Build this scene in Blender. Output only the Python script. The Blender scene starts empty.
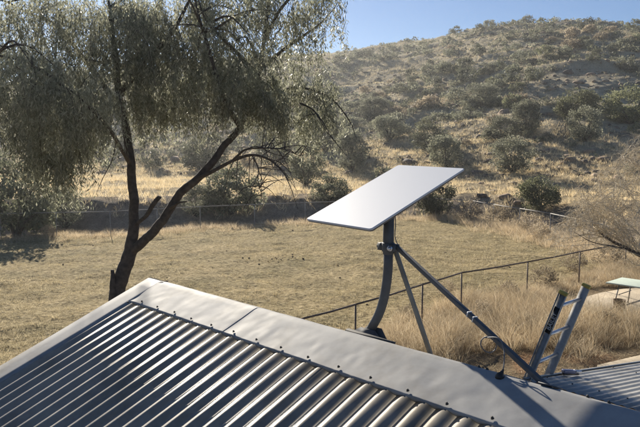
import bpy, math, random
import numpy as np
from mathutils import Vector, Matrix, Quaternion

rng = np.random.default_rng(7)
random.seed(7)
scene = bpy.context.scene
col = scene.collection

# ------------------------------------------------------------------ camera, sky, sun, exposure
CAM_Z = 4.2
FPX = 665.0                                     # focal length in pixels of a 640 wide frame
PITCH = math.atan2(63.5, FPX)
cam = bpy.data.cameras.new('camera')
cam.sensor_width = 36.0
cam.lens = FPX / 640.0 * 36.0
cam.clip_start = 0.05
cam.clip_end = 6000
camo = bpy.data.objects.new('camera', cam)
camo.location = (0, 0, CAM_Z)
camo.rotation_euler = (math.pi / 2 - PITCH, 0, 0)
col.objects.link(camo)
scene.camera = camo

SUN_AZ = math.radians(-19.5)                    # left of the viewing direction (+Y)
SUN_EL = math.radians(23.0)
world = bpy.data.worlds.new('World')
scene.world = world
world.use_nodes = True
wn = world.node_tree
wn.nodes.clear()
sky = wn.nodes.new('ShaderNodeTexSky')
sky.sky_type = 'NISHITA'
sky.sun_disc = False
sky.sun_elevation = SUN_EL
sky.sun_rotation = SUN_AZ
sky.altitude = 1500
sky.air_density = 1.0
sky.dust_density = 0.0
sky.ozone_density = 6.0
bg = wn.nodes.new('ShaderNodeBackground')
bg.inputs['Strength'].default_value = 0.05
wo = wn.nodes.new('ShaderNodeOutputWorld')
wn.links.new(sky.outputs[0], bg.inputs[0])
wn.links.new(bg.outputs[0], wo.inputs[0])

sun_dir = Vector((math.sin(SUN_AZ) * math.cos(SUN_EL), math.cos(SUN_AZ) * math.cos(SUN_EL), math.sin(SUN_EL)))
sl = bpy.data.lights.new('sun', 'SUN')
sl.energy = 5.0
sl.angle = math.radians(0.53)
sl.color = (1.0, 0.91, 0.77)
suno = bpy.data.objects.new('sun', sl)
suno.rotation_euler = (-sun_dir).to_track_quat('-Z', 'Y').to_euler()
suno.location = (0, 0, 30)
col.objects.link(suno)

scene.view_settings.view_transform = 'Standard'
scene.view_settings.look = 'None'
scene.view_settings.exposure = 0.86
scene.view_settings.gamma = 1.0
scene.view_settings.use_curve_mapping = False
scene.cycles.max_bounces = 6
scene.cycles.transparent_max_bounces = 8
scene.cycles.caustics_reflective = False
scene.cycles.caustics_refractive = False

# ------------------------------------------------------------------ survey helpers (photo bearings -> places)
cP, sP = math.cos(PITCH), math.sin(PITCH)


def bearing(px, py):
    """Direction of a photo bearing (640x427 frame) from the photographer's position."""
    a, b = (px - 320) / FPX, (213.5 - py) / FPX
    return np.array([a, cP + b * sP, -sP + b * cP])


def at_depth(px, py, d):
    return bearing(px, py) * d + np.array([0, 0, CAM_Z])


def at_height(px, py, z):
    v = bearing(px, py)
    return v * ((z - CAM_Z) / v[2]) + np.array([0, 0, CAM_Z])


# ------------------------------------------------------------------ noise
def _hash(ix, iy, iz):
    h = (ix.astype(np.int64) * 374761393 + iy.astype(np.int64) * 668265263 + iz.astype(np.int64) * 2147483647) & 0xFFFFFFFF
    h = ((h ^ (h >> 13)) * 1274126177) & 0xFFFFFFFF
    h = (h ^ (h >> 16)) & 0xFFFFFFFF
    return h.astype(np.float64) / 0xFFFFFFFF


def vnoise(x, y, seed=0):
    x = np.asarray(x, float); y = np.asarray(y, float)
    ix, iy = np.floor(x), np.floor(y)
    fx, fy = x - ix, y - iy
    fx = fx * fx * (3 - 2 * fx); fy = fy * fy * (3 - 2 * fy)
    z = np.full_like(ix, seed)
    a = _hash(ix, iy, z); b = _hash(ix + 1, iy, z); c = _hash(ix, iy + 1, z); d = _hash(ix + 1, iy + 1, z)
    return (a * (1 - fx) + b * fx) * (1 - fy) + (c * (1 - fx) + d * fx) * fy


def fbm(x, y, octv=4, seed=0, gain=0.5):
    s, a, t, k = 0, 1.0, 0, 1.0
    for o in range(octv):
        s = s + a * vnoise(np.asarray(x) * k + 17.3 * o, np.asarray(y) * k - 9.1 * o, seed + o)
        t += a; a *= gain; k *= 2.03
    return s / t * 2 - 1


def sstep(a, b, x):
    t = np.clip((x - a) / (b - a), 0, 1)
    return t * t * (3 - 2 * t)


# ------------------------------------------------------------------ mesh / object helpers
def mesh_np(name, verts, faces, mats, smooth=False):
    """verts (N,3); faces: list of integer arrays (M,k)."""
    me = bpy.data.meshes.new(name)
    verts = np.asarray(verts, np.float32)
    me.vertices.add(len(verts))
    me.vertices.foreach_set('co', verts.ravel())
    li = np.concatenate([np.asarray(f, np.int32).ravel() for f in faces])
    tot = np.concatenate([np.full(len(f), np.asarray(f).shape[1], np.int32) for f in faces])
    st = np.concatenate([[0], np.cumsum(tot)[:-1]]).astype(np.int32)
    me.loops.add(len(li))
    me.loops.foreach_set('vertex_index', li)
    me.polygons.add(len(tot))
    me.polygons.foreach_set('loop_start', st)
    me.polygons.foreach_set('loop_total', tot)
    if smooth:
        me.polygons.foreach_set('use_smooth', np.ones(len(tot), bool))
    me.update(calc_edges=True)
    me.validate()
    for m in (mats if isinstance(mats, (list, tuple)) else [mats]):
        me.materials.append(m)
    return me


def wloc(o):
    v = Vector(o.location)
    while o.parent:
        o = o.parent
        v += Vector(o.location)
    return v


def place(name, me, parent=None, at=(0, 0, 0), rot=None, scale=None):
    """Object with mesh 'me' (None: Empty) whose origin stands at world point 'at'."""
    o = bpy.data.objects.new(name, me)
    col.objects.link(o)
    at = Vector(at)
    if parent is not None:
        o.parent = parent
        o.location = at - wloc(parent)
    else:
        o.location = at
    if rot is not None:
        if isinstance(rot, Quaternion):
            o.rotation_mode = 'QUATERNION'; o.rotation_quaternion = rot
        else:
            o.rotation_euler = rot
    if scale is not None:
        o.scale = scale if hasattr(scale, '__len__') else (scale,) * 3
    if me is None:
        o.empty_display_size = 0.2
    return o


def tag(o, label=None, cat=None, group=None, kind=None):
    if label: o['label'] = label
    if cat: o['category'] = cat
    if group: o['group'] = group
    if kind: o['kind'] = kind
    return o


class MB:
    """Collects shapes in world space; build() makes one mesh object with its origin at 'at'."""
    def __init__(self):
        self.v, self.f3, self.f4, self.n = [], [], [], 0

    def add(self, v, f):
        v = np.asarray(v, float).reshape(-1, 3)
        f = np.asarray(f, int)
        (self.f4 if f.shape[1] == 4 else self.f3).append(f + self.n)
        self.v.append(v); self.n += len(v)

    def hexa(self, p):
        """8 corner points: bottom 0-3 then top 4-7 (counter-clockwise seen from above)."""
        self.add(p, [[0, 3, 2, 1], [4, 5, 6, 7], [0, 1, 5, 4], [1, 2, 6, 5], [2, 3, 7, 6], [3, 0, 4, 7]])

    def box(self, c, size, ax=None):
        c = np.asarray(c, float); h = np.asarray(size, float) / 2
        A = np.eye(3) if ax is None else np.asarray(ax, float)
        q = [(-1, -1, -1), (1, -1, -1), (1, 1, -1), (-1, 1, -1), (-1, -1, 1), (1, -1, 1), (1, 1, 1), (-1, 1, 1)]
        self.hexa([c + A[0] * h[0] * a + A[1] * h[1] * b + A[2] * h[2] * d for a, b, d in q])

    def bar(self, p0, p1, w, h, up=(0, 0, 1)):
        p0, p1 = np.asarray(p0, float), np.asarray(p1, float)
        x = p1 - p0; L = np.linalg.norm(x); x = x / L
        up = np.asarray(up, float)
        y = np.cross(up, x)
        if np.linalg.norm(y) < 1e-4: y = np.cross((1, 0, 0), x)
        y /= np.linalg.norm(y); z = np.cross(x, y)
        self.box((p0 + p1) / 2, (L, w, h), (x, y, z))

    def tube(self, pts, rad, seg=8, cap=True):
        pts = np.asarray(pts, float); n = len(pts)
        rad = np.full(n, rad, float) if np.isscalar(rad) else np.asarray(rad, float)
        t = np.gradient(pts, axis=0); t /= np.linalg.norm(t, axis=1)[:, None] + 1e-12
        ref = np.array([0, 0, 1.0]) if abs(t[0][2]) < 0.9 else np.array([1.0, 0, 0])
        u = np.cross(ref, t[0]); u /= np.linalg.norm(u)
        ang = np.linspace(0, 2 * np.pi, seg, endpoint=False)
        V = []
        for i in range(n):
            u = u - t[i] * (u @ t[i]); u /= np.linalg.norm(u) + 1e-12
            w = np.cross(t[i], u)
            V.append(pts[i] + rad[i] * (np.cos(ang)[:, None] * u + np.sin(ang)[:, None] * w))
        V = np.concatenate(V)
        i = np.arange(n - 1)[:, None] * seg; j = np.arange(seg)[None]; k = (j + 1) % seg
        F = np.stack([i + j, i + k, i + seg + k, i + seg + j], -1).reshape(-1, 4)
        if cap:
            V = np.concatenate([V, pts[:1], pts[-1:]]); a = n * seg
            self.add(V, F)
            base = self.n - len(V)
            j = np.arange(seg); k = (j + 1) % seg
            self.f3.append(np.stack([np.full(seg, a), k, j], -1) + base)
            self.f3.append(np.stack([np.full(seg, a + 1), (n - 1) * seg + j, (n - 1) * seg + k], -1) + base)
        else:
            self.add(V, F)

    def grid(self, P):
        P = np.asarray(P, float); a, b = P.shape[:2]
        i = np.arange(a - 1)[:, None] * b; j = np.arange(b - 1)[None]
        self.add(P.reshape(-1, 3), np.stack([i + j, i + b + j, i + b + j + 1, i + j + 1], -1).reshape(-1, 4))

    def mesh(self, name, mat, at=(0, 0, 0), smooth=False):
        f = [np.concatenate(x) for x in (self.f3, self.f4) if x]
        return mesh_np(name, np.concatenate(self.v) - np.asarray(at, float), f, mat, smooth)

    def build(self, name, mat, parent=None, at=None, smooth=False):
        if at is None:
            at = wloc(parent) if parent is not None else np.concatenate(self.v).mean(0)
        return place(name, self.mesh(name, mat, at, smooth), parent, at)


def bevel(o, w=0.003, seg=2):
    m = o.modifiers.new('bevel', 'BEVEL'); m.width = w; m.segments = seg; m.limit_method = 'ANGLE'
    return o


# ------------------------------------------------------------------ materials
def mat(name):
    m = bpy.data.materials.new(name); m.use_nodes = True
    nt = m.node_tree
    b = nt.nodes['Principled BSDF']
    return m, nt, b


def nd(nt, t, **kw):
    n = nt.nodes.new(t)
    for k, v in kw.items():
        if hasattr(n, k) and k not in n.inputs:
            setattr(n, k, v)
        else:
            n.inputs[k].default_value = v
    return n


def noise(nt, scale, detail=4, rough=0.6, coord='Object'):
    tc = nt.nodes.new('ShaderNodeTexCoord')
    n = nd(nt, 'ShaderNodeTexNoise', Scale=scale, Detail=detail, Roughness=rough)
    nt.links.new(tc.outputs[coord], n.inputs['Vector'])
    return n


def ramp(nt, src, stops):
    r = nt.nodes.new('ShaderNodeValToRGB')
    e = r.color_ramp.elements
    while len(e) < len(stops): e.new(0.5)
    for q, (p, c) in zip(e, stops):
        q.position = p; q.color = (*c, 1) if len(c) == 3 else c
    nt.links.new(src, r.inputs[0])
    return r


def mix(nt, fac, a, b, mode='MIX'):
    m = nt.nodes.new('ShaderNodeMix'); m.data_type = 'RGBA'; m.blend_type = mode
    for i, v in ((0, fac), (6, a), (7, b)):
        if hasattr(v, 'is_output'): nt.links.new(v, m.inputs[i])
        else: m.inputs[i].default_value = v if i == 0 else (*v, 1)
    return m.outputs[2]


def bump(nt, b, src, strength, dist=0.02):
    k = nd(nt, 'ShaderNodeBump', Strength=strength, Distance=dist)
    nt.links.new(src, k.inputs['Height']); nt.links.new(k.outputs[0], b.inputs['Normal'])
    return k


def simple(name, c, rough=0.6, metal=0.0, var=0.25, scale=12, bmp=0.0, spec=None):
    m, nt, b = mat(name)
    n = noise(nt, scale, 5)
    r = ramp(nt, n.outputs[0], [(0.3, [x * (1 - var) for x in c]), (0.7, [min(1, x * (1 + var)) for x in c])])
    nt.links.new(r.outputs[0], b.inputs['Base Color'])
    b.inputs['Roughness'].default_value = rough; b.inputs['Metallic'].default_value = metal
    if spec is not None: b.inputs['Specular IOR Level'].default_value = spec
    if bmp: bump(nt, b, n.outputs[0], bmp, 0.01)
    return m


def leafy(name, c0, c1, c2, trans=0.35, rough=0.6):
    """Leaf / blade material: each leaf (mesh island) has its own tone, some light passes through."""
    m, nt, b = mat(name)
    g = nt.nodes.new('ShaderNodeNewGeometry')
    oi = nt.nodes.new('ShaderNodeObjectInfo')
    r = ramp(nt, g.outputs['Random Per Island'], [(0.0, c0), (0.5, c1), (1.0, c2)])
    h = nt.nodes.new('ShaderNodeHueSaturation')
    mr = nd(nt, 'ShaderNodeMapRange')
    mr.inputs['To Min'].default_value = 0.7; mr.inputs['To Max'].default_value = 1.3
    nt.links.new(oi.outputs['Random'], mr.inputs['Value'])
    nt.links.new(mr.outputs[0], h.inputs['Value'])
    tn = noise(nt, 1.3, 4, 0.65)
    tr = ramp(nt, tn.outputs[0], [(0.30, (0.55, 0.54, 0.53)), (0.5, (0.95, 0.95, 0.95)), (0.70, (1.25, 1.23, 1.2))])
    nt.links.new(mix(nt, 1.0, r.outputs[0], tr.outputs[0], 'MULTIPLY'), h.inputs['Color'])
    nt.links.new(h.outputs[0], b.inputs['Base Color'])
    b.inputs['Roughness'].default_value = rough
    b.inputs['Specular IOR Level'].default_value = 0.25
    t = nt.nodes.new('ShaderNodeBsdfTranslucent')
    nt.links.new(h.outputs[0], t.inputs['Color'])
    ms = nt.nodes.new('ShaderNodeMixShader'); ms.inputs[0].default_value = trans
    nt.links.new(b.outputs[0], ms.inputs[1]); nt.links.new(t.outputs[0], ms.inputs[2])
    nt.links.new(ms.outputs[0], nt.nodes['Material Output'].inputs['Surface'])
    return m


def galv(name, c, r0, r1, metal=1.0, bmp=0.15, streak=None):
    """Weathered galvanised sheet: cloudy tone, uneven gloss, dusty stains."""
    m, nt, b = mat(name)
    n1 = noise(nt, 6, 6, 0.65); n2 = noise(nt, 45, 4, 0.6); n3 = noise(nt, 2.2, 5, 0.7)
    base = ramp(nt, n1.outputs[0], [(0.3, [x * 0.8 for x in c]), (0.7, [min(1, x * 1.15) for x in c])])
    dirt = ramp(nt, n3.outputs[0], [(0.50, (0, 0, 0)), (0.72, (1, 1, 1))])
    nt.links.new(mix(nt, dirt.outputs[0], base.outputs[0], [c[0] * 0.62, c[1] * 0.57, c[2] * 0.5]), b.inputs['Base Color'])
    rr = nd(nt, 'ShaderNodeMapRange')
    rr.inputs['To Min'].default_value = r0; rr.inputs['To Max'].default_value = r1
    rr.inputs['From Min'].default_value = 0.3; rr.inputs['From Max'].default_value = 0.7
    nt.links.new(n1.outputs[0], rr.inputs['Value']); nt.links.new(rr.outputs[0], b.inputs['Roughness'])
    b.inputs['Metallic'].default_value = metal
    if bmp: bump(nt, b, n2.outputs[0], bmp, 0.002)
    return m


M = {}
M['sheet'] = galv('old corrugated steel', (0.31, 0.285, 0.24), 0.38, 0.46, 0.12)
M['sheet2'] = galv('verandah corrugated steel', (0.42, 0.41, 0.38), 0.45, 0.55, 0.1)
M['cap'] = galv('galvanised capping', (0.32, 0.32, 0.315), 0.62, 0.72, 0.06, 0.10)
M['cap'].node_tree.nodes['Principled BSDF'].inputs['Specular IOR Level'].default_value = 0.2
M['screw'] = simple('dark screw heads', (0.06, 0.058, 0.055), 0.8, 0.0)
M['white_panel'] = simple('white plastic', (0.60, 0.63, 0.68), 0.6, 0, 0.015, 3)
M['panel_back'] = simple('grey plastic', (0.12, 0.12, 0.13), 0.5, 0, 0.1)
M['mast'] = simple('dark grey powder coat', (0.095, 0.10, 0.108), 0.6, 0.1, 0.15, 30)
M['strut'] = simple('weathered galvanised strut', (0.26, 0.245, 0.21), 0.6, 0.3)
M['black'] = simple('black rubber', (0.02, 0.02, 0.02), 0.55)
M['cable'] = simple('grey cable', (0.14, 0.14, 0.145), 0.5)
M['tie'] = simple('white cable tie', (0.7, 0.7, 0.7), 0.5)
M['alu'] = simple('ladder aluminium', (0.36, 0.355, 0.335), 0.6, 0.15, 0.18, 20)
M['alu_rung'] = simple('bright rung aluminium', (0.72, 0.72, 0.74), 0.35, 0.85, 0.12, 20)
M['ladder_cap'] = simple('yellow ladder caps', (0.42, 0.34, 0.08), 0.6)
M['letter'] = simple('white lettering', (0.7, 0.7, 0.68), 0.6, 0, 0.05)
M['pipe'] = simple('weathered brown pipe', (0.16, 0.12, 0.095), 0.6, 0.3, 0.35, 9)
M['pipe_pale'] = simple('pale galvanised pipe', (0.29, 0.28, 0.26), 0.75, 0.0, 0.2, 9)
M['concrete'] = simple('dusty concrete', (0.31, 0.26, 0.19), 0.9, 0, 0.22, 2.2, 0.2)
M['table'] = simple('pale green tabletop', (0.56, 0.64, 0.55), 0.5, 0, 0.06, 4)
M['steel'] = simple('grey steel legs', (0.20, 0.20, 0.20), 0.5, 0.5)
M['rusty'] = simple('rusty tin', (0.15, 0.10, 0.07), 0.75, 0.3, 0.4, 25)
M['wall'] = simple('cream painted wall', (0.62, 0.58, 0.48), 0.8, 0, 0.08, 3, 0.05)
M['timber'] = simple('weathered timber', (0.23, 0.17, 0.12), 0.8, 0, 0.3, 8, 0.1)
M['tool'] = simple('blue grey tool metal', (0.22, 0.23, 0.33), 0.4, 0.4)
M['tool_bright'] = simple('bright tool metal', (0.55, 0.56, 0.60), 0.3, 0.9)
M['rock'] = simple('dark brown rock', (0.12, 0.095, 0.075), 0.9, 0, 0.45, 3.5, 0.5)
M['clod'] = simple('dry dung and clods', (0.12, 0.09, 0.06), 0.95, 0, 0.3)
M['rock_pale'] = simple('ochre rock', (0.30, 0.215, 0.145), 0.9, 0, 0.4, 3.5, 0.5)
M['bark'] = simple('dark rough bark', (0.075, 0.062, 0.052), 0.95, 0, 0.45, 14, 0.9)
M['bark_pale'] = simple('pale dead twigs', (0.60, 0.52, 0.385), 0.85, 0, 0.25, 9)
M['bark_dead'] = simple('dark dead branch', (0.085, 0.07, 0.06), 0.9, 0, 0.3, 9)
M['leaf'] = leafy('drooping acacia leaf', (0.17, 0.178, 0.125), (0.26, 0.268, 0.195), (0.48, 0.48, 0.37), 0.56, 0.38)  # palest leaf tone paints in sunlit glints and sky gaps
M['shrub'] = leafy('grey green shrub', (0.155, 0.16, 0.115), (0.245, 0.25, 0.18), (0.38, 0.38, 0.275), 0.48)
M['shrub_dark'] = leafy('dark shrub', (0.085, 0.093, 0.062), (0.14, 0.148, 0.10), (0.23, 0.235, 0.155), 0.45)
M['shrub_green'] = leafy('green shrub', (0.125, 0.135, 0.075), (0.20, 0.21, 0.12), (0.31, 0.31, 0.185), 0.45)
M['shrub_brown'] = leafy('dry brown shrub', (0.24, 0.195, 0.135), (0.38, 0.315, 0.22), (0.54, 0.46, 0.34), 0.5)
M['straw'] = leafy('dry straw grass', (0.46, 0.345, 0.21), (0.68, 0.545, 0.355), (0.88, 0.77, 0.57), 0.55)
M['straw_pale'] = leafy('pale hill grass', (0.34, 0.285, 0.18), (0.53, 0.455, 0.295), (0.74, 0.66, 0.46), 0.48)
M['straw_gold'] = leafy('golden flat grass', (0.46, 0.36, 0.205), (0.68, 0.55, 0.335), (0.88, 0.76, 0.52), 0.5)
M['lawn_grass'] = leafy('short dry lawn grass', (0.28, 0.225, 0.12), (0.46, 0.385, 0.225), (0.66, 0.57, 0.37), 0.45)


def ground_mat():
    m, nt, b = mat('dry outback ground')
    tc = nt.nodes.new('ShaderNodeTexCoord')
    at = nt.nodes.new('ShaderNodeVertexColor'); at.layer_name = 'zone'     # r lawn, g golden grass, b hill stone
    at2 = nt.nodes.new('ShaderNodeVertexColor'); at2.layer_name = 'zone2'  # r bank, g bare red soil
    s1 = nt.nodes.new('ShaderNodeSeparateColor'); nt.links.new(at.outputs[0], s1.inputs[0])
    s2 = nt.nodes.new('ShaderNodeSeparateColor'); nt.links.new(at2.outputs[0], s2.inputs[0])

    def nz(scale, detail=6, rough=0.65):
        n = nd(nt, 'ShaderNodeTexNoise', Scale=scale, Detail=detail, Roughness=rough)
        nt.links.new(tc.outputs['Object'], n.inputs['Vector']); return n
    big, mid, fine, huge = nz(0.35), nz(1.8), nz(11, 5, 0.7), nz(0.05, 5)
    soil = ramp(nt, mid.outputs[0], [(0.30, (0.20, 0.145, 0.085)), (0.5, (0.30, 0.225, 0.135)), (0.72, (0.40, 0.31, 0.195))])
    clod = nz(6.5, 3, 0.6)
    lawn = ramp(nt, clod.outputs[0], [(0.30, (0.15, 0.115, 0.06)), (0.43, (0.35, 0.285, 0.155)), (0.56, (0.50, 0.41, 0.24)), (0.70, (0.66, 0.56, 0.36))])
    lawn2 = ramp(nt, big.outputs[0], [(0.33, (0.74, 0.74, 0.64)), (0.5, (1.0, 0.97, 0.9)), (0.65, (1.3, 1.24, 1.16))])
    lawnc = mix(nt, 1.0, lawn.outputs[0], lawn2.outputs[0], 'MULTIPLY')
    gold = ramp(nt, mid.outputs[0], [(0.28, (0.22, 0.17, 0.105)), (0.5, (0.42, 0.335, 0.20)), (0.72, (0.58, 0.485, 0.31))])
    hill = ramp(nt, big.outputs[0], [(0.32, (0.17, 0.145, 0.11)), (0.48, (0.46, 0.395, 0.275)), (0.66, (0.66, 0.575, 0.40))])
    hillv = ramp(nt, fine.outputs[0], [(0.3, (0.6, 0.6, 0.6)), (0.65, (1.15, 1.15, 1.15))])
    hillc = mix(nt, 1.0, hill.outputs[0], hillv.outputs[0], 'MULTIPLY')
    bank = ramp(nt, mid.outputs[0], [(0.3, (0.22, 0.18, 0.14)), (0.6, (0.37, 0.30, 0.225)), (0.8, (0.50, 0.41, 0.30))])
    red = ramp(nt, mid.outputs[0], [(0.3, (0.36, 0.19, 0.095)), (0.7, (0.50, 0.285, 0.15))])
    c = soil.outputs[0]
    c = mix(nt, s1.outputs[0], c, lawnc)
    c = mix(nt, s1.outputs[1], c, gold.outputs[0])
    c = mix(nt, s1.outputs[2], c, hillc)
    c = mix(nt, s2.outputs[0], c, bank.outputs[0])
    c = mix(nt, s2.outputs[1], c, red.outputs[0])
    speck = ramp(nt, fine.outputs[0], [(0.32, (0.55, 0.55, 0.55)), (0.48, (1, 1, 1)), (0.70, (1.2, 1.2, 1.18))])
    c = mix(nt, 0.8, c, speck.outputs[0], 'MULTIPLY')
    nt.links.new(c, b.inputs['Base Color'])
    b.inputs['Roughness'].default_value = 0.95; b.inputs['Specular IOR Level'].default_value = 0.1
    k1 = bump(nt, b, fine.outputs[0], 1.0, 0.12)
    k2 = nd(nt, 'ShaderNodeBump', Strength=0.9, Distance=0.22)
    nt.links.new(clod.outputs[0], k2.inputs['Height']); nt.links.new(k2.outputs[0], k1.inputs['Normal'])
    return m


M['ground'] = ground_mat()

# ------------------------------------------------------------------ terrain
# back fence (pale pipe) along the paddock, and the creek bank behind it
BACK = np.array([at_height(x, y, 1.2)[:2] for x, y in
                 ((-60, 215.5), (0, 213.5), (110, 211.5), (200, 206.5), (305, 202.5), (436, 198.5), (471, 200.6), (550.7, 213.4), (640, 232))])
NEAR = np.array([at_height(x, y, 1.1)[:2] for x, y in
                 ((255, 331), (303, 318.5), (355.6, 304.4), (422.4, 284.7), (462, 272.6), (527.7, 261.8), (580, 251.6), (626, 242.5), (655, 237))])

# crest of the hill: photo bearing -> elevation above the horizon
CX = np.array([-700, -400, -100, 0, 120, 220, 280, 330, 365, 400, 430, 470, 520, 545, 565, 590, 615, 640, 720, 900, 1300])
CY = np.array([148, 128, 100, 86, 74, 66, 60, 55, 51, 46, 42, 35.5, 29, 26, 25, 26.5, 31, 34.5, 48, 90, 146])
CAZ = np.arctan((CX - 320) / FPX)
CTE = (150 - CY - 2.5) / FPX * np.cos(CAZ)            # tan(elevation)
CREST = 235.0


def dist_poly(x, y, P):
    d = np.full(np.shape(x), 1e9); side = np.zeros(np.shape(x))
    for a, b in zip(P[:-1], P[1:]):
        ab = b - a; L2 = ab @ ab
        t = np.clip(((x - a[0]) * ab[0] + (y - a[1]) * ab[1]) / L2, 0, 1)
        dx, dy = x - a[0] - t * ab[0], y - a[1] - t * ab[1]
        q = np.hypot(dx, dy)
        s = ab[0] * (y - a[1]) - ab[1] * (x - a[0])
        m = q < d
        d = np.where(m, q, d); side = np.where(m, np.sign(s), side)
    return d * side                              # positive: beyond (left-hand side of the line)


BACKX = np.concatenate([[[-160, BACK[0][1] - 6]], BACK, [BACK[-1] + [1.2, -8]], [BACK[-1] + [3, -60]]])


def terrain(x, y):
    x = np.asarray(x, float); y = np.asarray(y, float)
    d = np.hypot(x, y); az = np.arctan2(x, y)
    out = dist_poly(x, y, BACKX)                 # metres beyond the back fence
    beyond = sstep(0.5, 3.0, out)
    wob = fbm(x * 0.09, y * 0.09, 3, 5) * 2.2
    left = 1 - sstep(-2.0, 8.0, x)
    # ditch then bank
    ditch = -0.75 * sstep(1.0, 3.2, out + wob * 0.3)
    bt = 5.5 + wob
    bank = (1.3 + 0.5 * left) * sstep(bt, bt + 4.2 + 1.4 * (1 - left), out)
    bank = bank + 0.5 * fbm(x * 0.35, y * 0.35, 4, 15) * sstep(2, 5, out) * (1 - sstep(9, 14, out))
    flat = ditch + bank
    # rise to the hill
    te = np.interp(az, CAZ, CTE, left=0, right=0)
    crest = CREST * (1 + 0.10 * np.sin(az * 9 + 1))
    zc = te * crest + CAM_Z
    d0 = 52 + 26 * (1 - sstep(-0.15, 0.25, az))
    u = np.clip((d - d0) / (crest - d0), 0, 1)
    prof = 0.30 * u + 0.70 * (u * u * (3 - 2 * u))
    over = np.clip((d - crest) / 260, 0, 1)
    hill = (zc - 1.0) * prof * (1 - 0.75 * sstep(0, 1, over))
    far = 1 - sstep(700, 1350, d)
    n1 = fbm(x * 0.045, y * 0.045, 5, 11) * 2.6 + np.abs(fbm(x * 0.11, y * 0.11, 4, 31)) * 1.6
    step = fbm(x * 0.02 + 3, y * 0.02, 4, 41)
    led = (np.abs(((hill + step * 7) * 0.22) % 1 - 0.5) - 0.25) * 2.2     # stony ledges
    rough = np.clip(u * 5, 0, 1) * np.clip(1 - np.abs(u - 0.95) * 0.2, 0, 1)
    z = flat * beyond + hill * beyond * far + (n1 * 0.55 + led) * rough * beyond * far
    z = z + (0.30 * fbm(x * 0.55, y * 0.55, 3, 25) + 0.22 * np.abs(fbm(x * 1.1, y * 0.8, 3, 27))) * rough * beyond * far * (d < 320)
    z = z + beyond * 0.5 * fbm(x * 0.16, y * 0.16, 3, 21) * sstep(5, 14, out) * far
    und = (0.05 * fbm(x * 0.3, y * 0.3, 4, 2) + 0.085 * fbm(x * 1.3, y * 1.3, 3, 3)) * sstep(8, 13, d) * (d < 60)
    return z + und


def hill_u(x, y):
    d = np.hypot(x, y); az = np.arctan2(x, y)
    d0 = 52 + 26 * (1 - sstep(-0.15, 0.25, az))
    return (d - d0) / (CREST * (1 + 0.10 * np.sin(az * 9 + 1)) - d0)


def on_ground(px, py, dmin=6, dmax=330):
    """First place where a photo bearing meets the ground."""
    v = bearing(px, py)
    k = np.concatenate([np.arange(dmin, 60, 0.1), np.arange(60, dmax, 0.3)])
    P = v[None] * k[:, None] + np.array([0, 0, CAM_Z])
    hit = np.nonzero(P[:, 2] <= terrain(P[:, 0], P[:, 1]))[0]
    if not len(hit): return None
    return P[hit[0]]


def near_side(x, y):
    return -dist_poly(x, y, NEAR)                # positive on the house side of the near fence


def zones(x, y):
    out = dist_poly(x, y, BACKX)
    u = hill_u(x, y)
    house = near_side(x, y)
    hz = sstep(0.05, 0.24, u + 0.05 * fbm(x * 0.05, y * 0.05, 3, 61)) * (out > 2)
    lawn = (1 - sstep(-0.3, 0.8, out)) * (1 - sstep(-0.6, 0.6, house))
    az = np.arctan2(x, y)
    gold = sstep(8.5, 11, out + fbm(x * .09, y * .09, 3, 5) * 2.2) * (1 - hz)
    # golden grass tongues on the hill
    g2 = sstep(0.08, 0.30, fbm(x * 0.035 + 7, y * 0.035, 4, 71)) * hz * (1 - 0.5 * sstep(0.3, 0.8, u))
    wob = fbm(x * 0.09, y * 0.09, 3, 5) * 2.2
    bank = sstep(1.2, 2.6, out) * (1 - sstep(7.2, 11.5, out - wob + 2.0 * fbm(x * .5, y * .5, 3, 16))) * (1 - hz)
    red = sstep(0.1, 0.5, fbm(x * 0.7, y * 0.7, 3, 81) + 0.75 - 0.42 * np.hypot(x - 3.7, y - 11.3))
    hz = hz * (1 - 0.75 * g2)
    gold = np.maximum(gold, 0.75 * g2)
    return lawn, gold, hz, bank, red


def build_ground():
    a1 = np.radians(np.arange(-36, 36.01, 0.15))
    az = np.concatenate([np.radians(np.arange(-180, -36, 6.0)), a1, np.radians(np.arange(42, 180, 6.0))])
    rr = np.concatenate([[0.0], np.arange(2, 10, 1.0), np.arange(10, 30, 0.18), np.arange(30, 48, 0.3), 48 * np.exp(np.arange(0, 1.9, 0.0075)),
                         330 * np.exp(np.arange(0, 1.6, 0.09))[1:]])
    A, Rr = np.meshgrid(az, rr, indexing='ij')
    X, Y = np.sin(A) * Rr, np.cos(A) * Rr
    Z = terrain(X, Y)
    na, nr = X.shape
    V = np.stack([X, Y, Z], -1).reshape(-1, 3)
    i = np.arange(na)[:, None]; j = np.arange(nr - 1)[None]
    k = (i + 1) % na
    F = np.stack([i * nr + j, i * nr + j + 1, k * nr + j + 1, k * nr + j], -1).reshape(-1, 4)
    me = mesh_np('ground', V, [F], M['ground'], True)
    lawn, gold, hz, bank, red = zones(V[:, 0], V[:, 1])
    for nm, ch in (('zone', (lawn, gold, hz)), ('zone2', (bank, red, np.zeros_like(red)))):
        ca = me.color_attributes.new(nm, 'FLOAT_COLOR', 'POINT')
        ca.data.foreach_set('color', np.stack([*ch, np.ones_like(red)], -1).astype(np.float32).ravel())
    return tag(place('ground', me), 'dry paddock and stony hillside ground', None, None, 'structure')


build_ground()

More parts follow.
